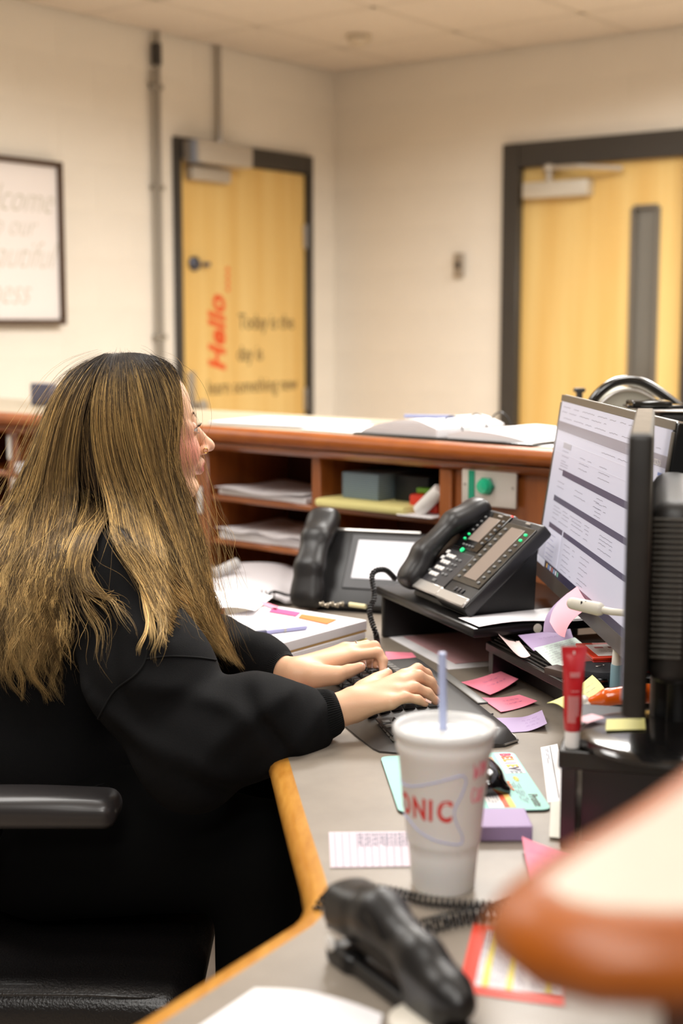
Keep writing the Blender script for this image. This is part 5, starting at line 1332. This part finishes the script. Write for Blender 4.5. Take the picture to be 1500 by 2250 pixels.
# eyes, brows, lashes, nose ring, nails, ring
for sy in (-1, 1):
    s_ = MB(); cc = hw(.0722, sy*.0315, -.0005); s_.lathe([(.0118*math.sin(t), -.0118*math.cos(t)) for t in [math.pi*(i+.02)/16.04 for i in range(17)]], 24, frame(cc, hl, y=UP)); e = s_.build('eye', mat('eye_white', 'DCD6D4', .15, coat=.5), woman)
    Mx = frame(cc+hf*.0004, UP, z=hf)
    s_ = MB(); s_.lathe([(.0058, .0103), (.0050, .0112), (.0, .0120)], 20, Mx, cap0=False); s_.build('iris', mat('iris', '5B6B74', .15, coat=.6), e)
    s_ = MB(); s_.lathe([(.0026, .0117), (.0, .01225)], 16, Mx, cap0=False); s_.build('pupil', m_ink, e)
    for v0, v1 in ((.32, 1.45), (-1.35, -.30)):
        s_ = MB(); G_ = []
        for i in range(9):
            row = []
            for j in range(17):
                a_ = -1.45+2.9*j/16; v_ = (v0+(v1-v0)*i/8); edge = v0 if v0 > 0 else v1
                v_ = v_-(edge*.75*abs(a_/1.45)**2)*(1-i/8 if v0 > 0 else i/8)
                row.append(cc+(hf*math.cos(a_)*math.cos(v_)+hl*math.sin(a_)*math.cos(v_)+UP*math.sin(v_))*.0128)
            G_.append(row)
        s_.grid(G_, thick=-.0008); s_.build('eyelid', mat('eyelid_skin', 'DDA384', .5), woman)
    s_ = MB(); pr_ = [hw(.0925-.010*abs(k/9-.35)**1.4*2.2-.0*k, sy*(.010+.030*k/9+.004), .020+.008*math.sin(k/9*2.4)) for k in range(10)]
    for k in range(70):
        u = rnd.random()*.97; i = int(u*9); p0 = pr_[i]*(1-(u*9-i))+pr_[i+1]*(u*9-i)
        p0 = p0+UP*rnd.uniform(-.0018, .0018); p0 = Vector(project([tuple(p0)], b.ev, .0004)[0]); d_ = (hl*sy*.8+UP*.5-hf*.35).normalized()
        s_.tube([p0, p0+d_*.004, p0+d_*.007-UP*.001], [.00028, .00022, .00006], 3)
    o = s_.build('eyebrow', mat('brow_hair', '4A3527', .6), woman); o['kind'] = 'stuff'
    s_ = MB()
    for k in range(26):
        u = k/25; a = -1.1+2.2*u; base_ = cc+hf*(.0124*math.cos(a))+hl*sy*(.0126*math.sin(a))+UP*(.0040*math.cos(a*.8))
        d_ = (hf*math.cos(a)+hl*sy*math.sin(a)+UP*.55).normalized(); s_.tube([base_, base_+d_*.005, base_+d_*.0085+UP*.003], [.0003, .00025, .00008], 3)
        if k % 2: base2 = base_-UP*.0078; d2_ = (hf*math.cos(a)+hl*sy*math.sin(a)-UP*.5).normalized(); s_.tube([base2, base2+d2_*.004], [.00022, .00008], 3)
    o = s_.build('eyelashes', m_ink, woman); o['kind'] = 'stuff'
s_ = MB(); nc = hw(.1015, -.0195, -.0370); s_.tube([nc+hf*.0042*math.cos(t)-UP*.0042*math.sin(t)+hl*(-.0005+.001*math.cos(t)) for t in [i*2*math.pi/18 for i in range(19)]], .0006, 6); s_.build('nose_ring', mat('gold', 'D9A94C', .2, 1), woman)
def nail(J, up, name='fingernail'):
    d = (J[3]-J[2]).normalized(); u_ = (up-d*up.dot(d)).normalized(); s_ = MB()
    r = .0072; G = []
    for i in range(6):
        row = []
        for j in range(7):
            a = (j/6-.5)*1.7; x = -.004+.0105*i/5
            w_ = 1 if i < 4 else (.9, .7)[i-4]
            row.append(J[3]+d*x+u_*(r*math.cos(a)*1.03-.0003)+d.cross(u_)*r*math.sin(a)*.85*w_)
        G.append(row)
    s_.grid(G, thick=.0004); return s_.build(name, mat('nail', 'EFC4B4', .18, coat=.6), woman)
for J in JR[:4]: nail(J, Vector((.1, -.1, 1)))
nail(JR[4], Vector((0, .6, .8)))
nail(JL[0], Vector((1, -.3, .4))); nail(JL[1], Vector((1, -.2, .4))); nail(JL[2], Vector((1, 0, .4))); nail(JL[3], Vector((1, 0, .4))); nail(JL[4], Vector((.2, -.5, .8)))
m0, p0 = JL[2][0], JL[2][1]; rc = m0+(p0-m0)*.52; dd = (p0-m0).normalized(); s_ = MB()
u1 = dd.orthogonal().normalized(); u2 = dd.cross(u1); s_.tube([rc+u1*.0104*math.cos(t)+u2*.0104*math.sin(t) for t in [i*2*math.pi/28 for i in range(29)]], .0011, 8); s_.build('finger_ring', m_steel, woman)

# ---------------------------------------------------------------- clothing
c = SDF()
c.chain([hip+Vector((0, 0, .02)), (-.505, 2.32, .74), (-.465, 2.32, .88), (-.415, 2.33, .965)], [.185, .175, .165, .115], k=.07)
c.ell((-.50, 2.33, .66), (.20, .235, .15), k=.06); c.ell((-.455, 2.325, .84), (.15, .21, .16), k=.06)
c.cone(shR, shL, .082, .080, k=.07)
cR = wrR+(elR-wrR)*.10; cL = wrL+(elL-wrL)*.08
dR = (elR-wrR).normalized(); dL = (elL-wrL).normalized()
c.chain([shR, shR*.45+elR*.55+Vector((.0, -.01, .0)), elR+Vector((.0, .0, -.005))], [.082, .080, .078], k=.05)
c.chain([elR, elR*.55+cR*.45+Vector((0, 0, .012)), cR+dR*.075, cR+dR*.042], [.078, .071, .058, .043], k=.03)
c.chain([shL, elL], [.080, .070], k=.05); c.chain([elL, elL*.5+cL*.5, cL+dL*.05, cL+dL*.03], [.070, .056, .044, .037], k=.03)
# gathered folds: long soft ridges and valleys along lines
FOLDS = [((-.00, 1.99, .83), (-.13, 1.95, .70), .012, .009), ((-.04, 1.97, .86), (-.20, 1.93, .74), .014, .010), ((-.09, 1.95, .88), (-.27, 1.92, .80), .013, -.008),
         ((-.16, 1.93, .90), (-.05, 1.95, .68), .013, -.009), ((-.30, 1.95, .86), (-.12, 1.92, .80), .016, .010), ((-.33, 2.02, .93), (-.18, 1.93, .86), .015, .009),
         ((-.36, 2.0, .83), (-.16, 1.92, .70), .016, .010), ((-.42, 2.05, .90), (-.30, 1.95, .72), .018, .009), ((-.25, 1.93, .75), (-.12, 1.93, .64), .014, -.008),
         ((-.38, 2.05, .98), (-.28, 1.98, .80), .014, -.007), ((-.05, 2.40, .84), (-.20, 2.36, .76), .012, .007), ((-.10, 2.38, .87), (-.26, 2.36, .80), .012, -.006)]
def disp(P):
    x, y, z = P[:, 0], P[:, 1], P[:, 2]
    D_ = .0030*np.sin(21*(z+.5*x)+2*np.sin(9*x))
    W = P+.010*np.stack([np.sin(26*z+9*y), np.sin(19*x), np.sin(23*x+11*z)], 1)
    for a_, b_, r_, h_ in FOLDS:
        a_ = np.array(a_); ab = np.array(b_)-a_; t_ = np.clip(((W-a_)@ab)/(ab@ab), 0, 1)
        q_ = W-a_-t_[:, None]*ab; q_[:, 1] *= .25
        D_ = D_+1.35*h_*np.exp(-(q_**2).sum(1)/r_**2)*np.sin(np.clip(t_*1.0, 0.02, .98)*math.pi)**.5
    return D_
c.disp = disp
V, Q = c.mesh(.0042, pad=.03); V = relax(V, Q, 1, .4)
shirt = np_mesh('sweatshirt', V, Q, m_black_fleece, woman)
# armhole seam on the near shoulder
def hit(pts, n, f, lift=.001):
    P2 = catmull([(x, y, 0) for x, y in pts], n); D_ = np.array([tuple(ray(p.x, p.y).normalized()) for p in P2]); t_ = np.full(n, 1.2); o_ = np.array([0, 0, CZ])
    for _ in range(60): t_ += np.clip(f(o_+D_*t_[:, None])-lift, -.02, .2)*.8
    return o_+D_*t_[:, None]
sq_ = hit([(350, 1290), (330, 1360), (322, 1440), (300, 1480), (250, 1520), (215, 1580)], 40, c.ev); mb = MB(); mb.tube([tuple(p) for p in sq_], .0016, 6); mb.build('seam', m_rib, shirt)
sq_ = hit([(322, 1448), (370, 1442), (430, 1444), (475, 1450)], 30, c.ev); mb = MB(); mb.tube([tuple(p) for p in sq_], .0016, 6); mb.build('seam', m_rib, shirt)
def ribbed(name, a, bq, ra, rb, n=64, depth=.0012):
    a = Vector(a); bq = Vector(bq); d = (bq-a); L_ = d.length; M = Matrix.Translation(a) @ d.to_track_quat('Z', 'Y').to_matrix().to_4x4()
    vs = []; fs = []; N = n*4; rows = 9
    for i in range(rows):
        t = i/(rows-1); r0 = ra+(rb-ra)*t+.002*math.sin(t*math.pi)
        if i in (0, rows-1): r0 -= .002
        for k in range(N):
            r = r0+depth*(1 if (k % 4) < 2 else -.3)*(0 if i in (0, rows-1) else 1); q = 2*math.pi*k/N; vs.append((r*math.cos(q), r*math.sin(q)*.92, L_*t))
    for i in range(rows-1):
        for k in range(N): k2 = (k+1) % N; fs.append((i*N+k, i*N+k2, (i+1)*N+k2, (i+1)*N+k))
    # turned-in end
    for k in range(N): vs.append((vs[(rows-1)*N+k][0]*.86, vs[(rows-1)*N+k][1]*.86, L_-.006))
    for k in range(N): k2 = (k+1) % N; fs.append(((rows-1)*N+k, (rows-1)*N+k2, rows*N+k2, rows*N+k))
    mb = MB(); mb.add(vs, fs, M); return mb.build(name, m_rib, shirt)
ribbed('cuff', cR+dR*.052, cR-dR*.006, .046, .0335); ribbed('cuff', cL+dL*.045, cL-dL*.006, .040, .0325)
mb = MB(); N = 220; vs = []; fs = []
for i in range(5):
    for k in range(N):
        q = 2*math.pi*k/N; r = 1+.006*(k % 2); z = .60-.018*i+.055*math.cos(q+.6)-.02; vs.append((-.475+.215*r*math.cos(q)+(.01 if 0 < i < 4 else 0)*math.cos(q), 2.325+.232*r*math.sin(q)+(.01 if 0 < i < 4 else 0)*math.sin(q), z+.02))
for i in range(4):
    for k in range(N): k2 = (k+1) % N; fs.append((i*N+k, (i+1)*N+k, (i+1)*N+k2, i*N+k2))
mb.add(vs, fs); mb.build('hem', m_rib, shirt)
tr = SDF()
tr.ell((-.50, 2.325, .530), (.20, .215, .145), k=.04)
for y, ky in ((2.20, 2.14), (2.44, 2.44)):
    tr.cone((-.46, y, .545), (-.13, ky, .530), .140, .085, k=.04); tr.cone((-.12, ky, .525), (-.14, ky, .14), .078, .056, k=.03)
tr.disp = lambda P: .003*np.sin(30*P[:, 0]+3*np.sin(12*P[:, 1]))*np.exp(-((P[:, 0]+.15)**2)/.02)
V, Q = tr.mesh(.006); np_mesh('trousers', relax(V, Q, 1), Q, m_trouser, woman)
for ky in (2.14, 2.44):
    s = SDF(); s.cone((-.15, ky, .055), (.03, ky, .040), .050, .040, k=.02); s.box((-.06, ky, .012), (.13, .045, .012), .01, k=.01); V, Q = s.mesh(.005); V[:, 2] = np.maximum(V[:, 2], .001); np_mesh('shoe', V, Q, m_black, woman)

# ---------------------------------------------------------------- hair
FG = [[(330, 783), (379, 802), (397, 855), (400, 915), (384, 985), (399, 1055), (430, 1130), (449, 1215), (464, 1310), (494, 1400), (538, 1478)],
      [(312, 781), (350, 815), (372, 880), (380, 950), (376, 1010), (392, 1080), (420, 1160), (442, 1250), (458, 1330), (488, 1405), (530, 1470)],
      [(290, 778), (315, 815), (335, 890), (350, 970), (362, 1050), (382, 1120), (404, 1190), (428, 1270), (450, 1345), (480, 1410), (520, 1468)],
      [(272, 777), (280, 815), (288, 890), (302, 970), (325, 1050), (352, 1120), (380, 1190), (410, 1270), (440, 1345), (470, 1410), (510, 1462)],
      [(255, 778), (245, 820), (240, 900), (250, 980), (272, 1060), (305, 1130), (345, 1200), (385, 1270), (420, 1335), (455, 1400), (500, 1455)],
      [(245, 780), (218, 825), (200, 900), (205, 980), (222, 1060), (252, 1125), (290, 1185), (335, 1250), (380, 1310), (430, 1370), (480, 1435)]]
BG = [[(244, 780), (210, 825), (184, 900), (172, 980), (168, 1060), (172, 1130), (176, 1200), (168, 1290), (158, 1380), (150, 1460), (160, 1535)],
      [(240, 780), (192, 820), (158, 890), (142, 970), (132, 1060), (134, 1130), (128, 1210), (108, 1300), (96, 1390), (100, 1460), (128, 1530)],
      [(236, 781), (175, 818), (138, 885), (118, 970), (98, 1060), (82, 1130), (68, 1210), (52, 1300), (42, 1390), (52, 1460), (88, 1520)],
      [(232, 782), (162, 816), (122, 880), (96, 965), (66, 1050), (36, 1130), (16, 1190), (4, 1250), (-6, 1310), (-6, 1370), (0, 1430)],
      [(228, 783), (150, 818), (108, 882), (80, 965), (44, 1050), (6, 1130), (-24, 1180), (-42, 1230), (-50, 1280), (-52, 1320), (-46, 1360)]]
def cm_arr(G, u, t):
    """G [g][k][2] array, catmull-rom in both directions; u, t in 0..1 arrays"""
    G = np.array(G, float); ng, nk = G.shape[:2]
    def w(x, n):
        x = np.clip(x, 0, .9999)*(n-1); k = x.astype(int); f = x-k
        I = np.stack([np.clip(k-1, 0, n-1), k, k+1, np.clip(k+2, 0, n-1)], -1)
        W = .5*np.stack([-f+2*f**2-f**3, 2-5*f**2+3*f**3, f+4*f**2-3*f**3, -f**2+f**3], -1); return I, W
    Iu, Wu = w(u, ng); It, Wt = w(t, nk); out = np.zeros(u.shape+(2,))
    for a in range(4):
        for b_ in range(4): out += G[Iu[..., a], It[..., b_]]*(Wu[..., a]*Wt[..., b_])[..., None]
    return out
rg = np.random.RandomState(4)
OFF = []
def hair_family(G, n_clump, per, NP, nfun, side, wave, seed, tmin=.74, spread=.022, t0max=.10):
    r = np.random.RandomState(seed); uc = (np.arange(n_clump)+r.rand(n_clump))/n_clump
    cid = np.repeat(np.arange(n_clump), per); n = len(cid)
    u = uc[cid]+r.normal(0, spread, n); ph = r.rand(n_clump)*6.28; amp = .5+r.rand(n_clump)
    T0 = r.rand(n)**2*t0max; T1 = tmin+(1-tmin)*r.rand(n_clump)[cid]*.8+(1-tmin)*.2*r.rand(n)
    t = T0[:, None]+(T1-T0)[:, None]*np.linspace(0, 1, NP)[None]
    uu = uc[cid][:, None]+(u-uc[cid])[:, None]*(1-.35*t)
    P = cm_arr(G, np.clip(uu, 0, 1), t)
    ramp = np.clip((t-.3)/.5, 0, 1)**1.3
    off = wave*amp[cid][:, None]*ramp*np.sin(P[..., 1]/(13+5*amp[cid][:, None])+ph[cid][:, None])
    OFF.append(off)
    fz = r.normal(0, 1, (n, 1)); P[..., 0] += fz*4*t*(1-.3*t)+r.normal(0, 2.2, (n, 1))*np.sin(t*9+r.rand(n, 1)*6)*t*1.4
    P[..., 1] += r.normal(0, 2.0, (n, 1))
    nn = nfun(np.clip(uu, 0, 1)); dep = .093+.055*np.clip((t-.45)/.3, 0, 1)
    lay = r.rand(n, 1)*.012
    top = np.clip((t-.0)/.18, 0, 1)**.55
    Y = HY-side*nn*(dep-lay*.6)*top+r.normal(0, .0015, (n, 1))+side*0
    a = (P[..., 0]-750)/F; bb = (1125-P[..., 1])/F
    ry = math.cos(PITCH)+bb*math.sin(PITCH); rz = -math.sin(PITCH)+bb*math.cos(PITCH); tt = Y/ry
    W3 = np.stack([a*tt, Y, CZ+rz*tt], -1)
    return W3, t, cid, lay
nF = lambda u: .50+.50*np.sin(np.clip(u*1.5, 0, 1)*math.pi/2)
nB = lambda u: np.sqrt(np.clip(1-(u*.98)**2, 0, 1))
NP = 28
fams = [hair_family(FG, 150, 27, NP, nF, 1, 3.0, 1), hair_family(BG, 80, 33, NP, nB, 1, 9, 2, tmin=.74, spread=.015),
        hair_family(FG, 40, 22, NP, lambda u: nF(u)*.95, -1, 4, 3), hair_family(BG, 50, 22, NP, nB, -1, 8, 5, tmin=.8, spread=.03),
        hair_family(FG, 50, 12, NP, nF, 1, 9, 6, tmin=.45, spread=.10), hair_family(BG, 30, 12, NP, nB, 1, 12, 7, tmin=.6, spread=.12)]
WG = [[(262, 1040), (256, 1110), (240, 1170), (232, 1220), (262, 1262), (300, 1290), (330, 1330), (352, 1372)],
      [(250, 1040), (236, 1110), (222, 1170), (214, 1220), (236, 1262), (270, 1272), (282, 1262), (250, 1280)],
      [(232, 1040), (214, 1110), (200, 1160), (196, 1215), (214, 1262), (240, 1320), (262, 1380), (300, 1450)],
      [(214, 1040), (196, 1110), (184, 1165), (172, 1230), (180, 1300), (186, 1360), (176, 1410), (190, 1440)],
      [(200, 1040), (182, 1110), (174, 1170), (160, 1240), (158, 1310), (168, 1370), (190, 1430), (236, 1470)]]
fams.append(hair_family(WG, 26, 13, NP, lambda u: 1+0*u, 1, 9, 11, tmin=.36, spread=.14))
WF = [[(300, 1120), (330, 1180), (360, 1240), (390, 1290), (402, 1340), (412, 1390), (436, 1444)],
      [(290, 1120), (318, 1190), (340, 1240), (356, 1290), (360, 1330), (352, 1370), (340, 1400)]]
fams.append(hair_family(WF, 6, 12, NP, lambda u: 1+0*u, 1, 8, 12, tmin=.35, spread=.12))
cap = SDF(); cap.ell(hw(-.016, 0, .028), (.100, .083, .094), HR, .02); cap.ell(hw(-.045, 0, -.05), (.068, .072, .09), HR, .03)
def push(P, side=1):
    shp = P.shape; X = P.reshape(-1, 3).copy()
    for it in range(14):
        d = np.concatenate([c.ev(X[i:i+100000]) for i in range(0, len(X), 100000)]) if it == 0 else d
        if it: d[s2] = c.ev(X[s2])
        s2 = np.where(d < .008)[0]
        if not len(s2): break
        X[s2, 1] -= side*np.clip(.009-d[s2], .001, .05)*1.15
    for f, mg in ((cap.ev, .003), (b.ev, .003)):
        for it in range(3):
            if f == b.ev:
                sel = np.where((np.abs(X-np.array(Hc)).max(1) < .15))[0]
            else: sel = np.arange(len(X))
            d = np.empty(len(sel)); 
            for i in range(0, len(sel), 100000): d[i:i+100000] = f(X[sel[i:i+100000]])
            s2 = sel[d < mg]; d2 = d[d < mg]
            if not len(s2): break
            Xs = X[s2]; e = 1.5e-3; G_ = np.stack([f(Xs+np.eye(3)[i]*e)-d2 for i in range(3)], 1)/e; G_ /= np.maximum(np.linalg.norm(G_, axis=1), 1e-6)[:, None]
            X[s2] = Xs+np.minimum(mg-d2, .05)[:, None]*G_
    return X.reshape(shp)
def smooth_str(P, it=2):
    for _ in range(it): P[:, 1:-1] = P[:, 1:-1]*.5+(P[:, :-2]+P[:, 2:])*.25
    return P
def strands_mesh(name, W3, cols, rad, m, parent):
    n, NPt = W3.shape[:2]
    T = np.gradient(W3, axis=1); T /= np.maximum(np.linalg.norm(T, axis=2), 1e-9)[..., None]
    ref = np.array([0, -1, .2]); A_ = np.cross(T, ref); A_ /= np.maximum(np.linalg.norm(A_, axis=2), 1e-9)[..., None]; B_ = np.cross(T, A_)
    prof_ = np.linspace(0, 1, NPt); R_ = rad[:, None]*(np.clip((1-prof_)*5, .12, 1)*np.clip(prof_*12+.35, 0, 1))[None]
    VV = np.stack([W3+(A_*math.cos(q)+B_*math.sin(q))*R_[..., None] for q in (0, 2.094, 4.189)], 2)   # n,NP,3,3
    base = np.arange(n*NPt*3).reshape(n, NPt, 3); Qs = []
    for k in range(3):
        k2 = (k+1) % 3; Qs.append(np.stack([base[:, :-1, k], base[:, :-1, k2], base[:, 1:, k2], base[:, 1:, k]], -1).reshape(-1, 4))
    CC = np.repeat(cols[:, :, None, :], 3, 2).reshape(-1, 3)
    o = np_mesh(name, VV.reshape(-1, 3), np.concatenate(Qs), m, parent, cols=CC); o['kind'] = 'stuff'; return o
m_hair = mat('hair', '6B4E30', .42, attr='Col', spec=.35)
Wall = []; Call = []; Rall = []
cr = np.random.RandomState(8)
dark = np.array(srgb('2A1E14')[:3]); ash = np.array(srgb('8C7148')[:3]); blond = np.array(srgb('CFAB6C')[:3]); pale = np.array(srgb('EBCB8E')[:3])
for fi, (W3, t, cid, lay) in enumerate(fams):
    sd_ = -1 if fi in (2, 3) else 1
    W3 = smooth_str(push(smooth_str(push(W3, sd_), 3), sd_), 2)
    W3[..., 0] += OFF[fi]*.00078; W3[..., 2] += np.abs(OFF[fi])*.0002; W3[..., 1] -= sd_*np.abs(OFF[fi])*.00025
    nc = cid.max()+1; h = cr.rand(nc)
    kind = np.where(h[cid] < .30, 0, np.where(h[cid] < .68, 1, 2)); kind = np.where(cr.rand(len(cid)) < .25, cr.randint(0, 3, len(cid)), kind)
    body_ = np.where((kind == 0)[:, None], dark*.6+ash*.4, np.where((kind == 1)[:, None], ash, blond))[:, None, :]
    root = np.clip((t-np.where(kind == 2, .01, .06)[:, None]-cr.rand(len(cid), 1)*.09)/.12, 0, 1)[..., None]
    tipw = np.clip((t-.5)/.4, 0, 1)[..., None]*.65
    tipc = np.where((kind == 0)[:, None], ash, np.where((kind == 1)[:, None], blond, pale))[:, None, :]
    cc_ = dark*(1-root)+(body_*(1-tipw)+tipc*tipw)*root
    cc_ = cc_*(.7+.6*cr.rand(len(cid), 1, 1))*(.55+.8*cr.rand(nc))[cid][:, None, None]; Wall.append(W3); Call.append(cc_); Rall.append(cr.uniform(.00035, .00065, len(cid)))
W3 = np.concatenate(Wall); CC = np.concatenate(Call); RR_ = np.concatenate(Rall)
strands_mesh('hair', W3, CC, RR_, m_hair, woman)
# fly-aways
idx = cr.choice(len(W3), 700, replace=False); Fy = W3[idx].copy(); tt = np.linspace(0, 1, NP)[None, :, None]
dirn = cr.normal(0, 1, (700, 1, 3))*np.array([.028, .014, .020]); curl_ = cr.normal(0, 1, (700, 1, 3))*.007
Fy += dirn*np.sin(tt*math.pi*.6+cr.rand(700, 1, 1)*.6)**2+curl_*np.sin(tt*cr.uniform(6, 16, (700, 1, 1)))*tt
strands_mesh('flyaway_hair', Fy, CC[idx]*1.3, np.full(700, .00020), m_hair, woman)
# dark underlayer below the strands
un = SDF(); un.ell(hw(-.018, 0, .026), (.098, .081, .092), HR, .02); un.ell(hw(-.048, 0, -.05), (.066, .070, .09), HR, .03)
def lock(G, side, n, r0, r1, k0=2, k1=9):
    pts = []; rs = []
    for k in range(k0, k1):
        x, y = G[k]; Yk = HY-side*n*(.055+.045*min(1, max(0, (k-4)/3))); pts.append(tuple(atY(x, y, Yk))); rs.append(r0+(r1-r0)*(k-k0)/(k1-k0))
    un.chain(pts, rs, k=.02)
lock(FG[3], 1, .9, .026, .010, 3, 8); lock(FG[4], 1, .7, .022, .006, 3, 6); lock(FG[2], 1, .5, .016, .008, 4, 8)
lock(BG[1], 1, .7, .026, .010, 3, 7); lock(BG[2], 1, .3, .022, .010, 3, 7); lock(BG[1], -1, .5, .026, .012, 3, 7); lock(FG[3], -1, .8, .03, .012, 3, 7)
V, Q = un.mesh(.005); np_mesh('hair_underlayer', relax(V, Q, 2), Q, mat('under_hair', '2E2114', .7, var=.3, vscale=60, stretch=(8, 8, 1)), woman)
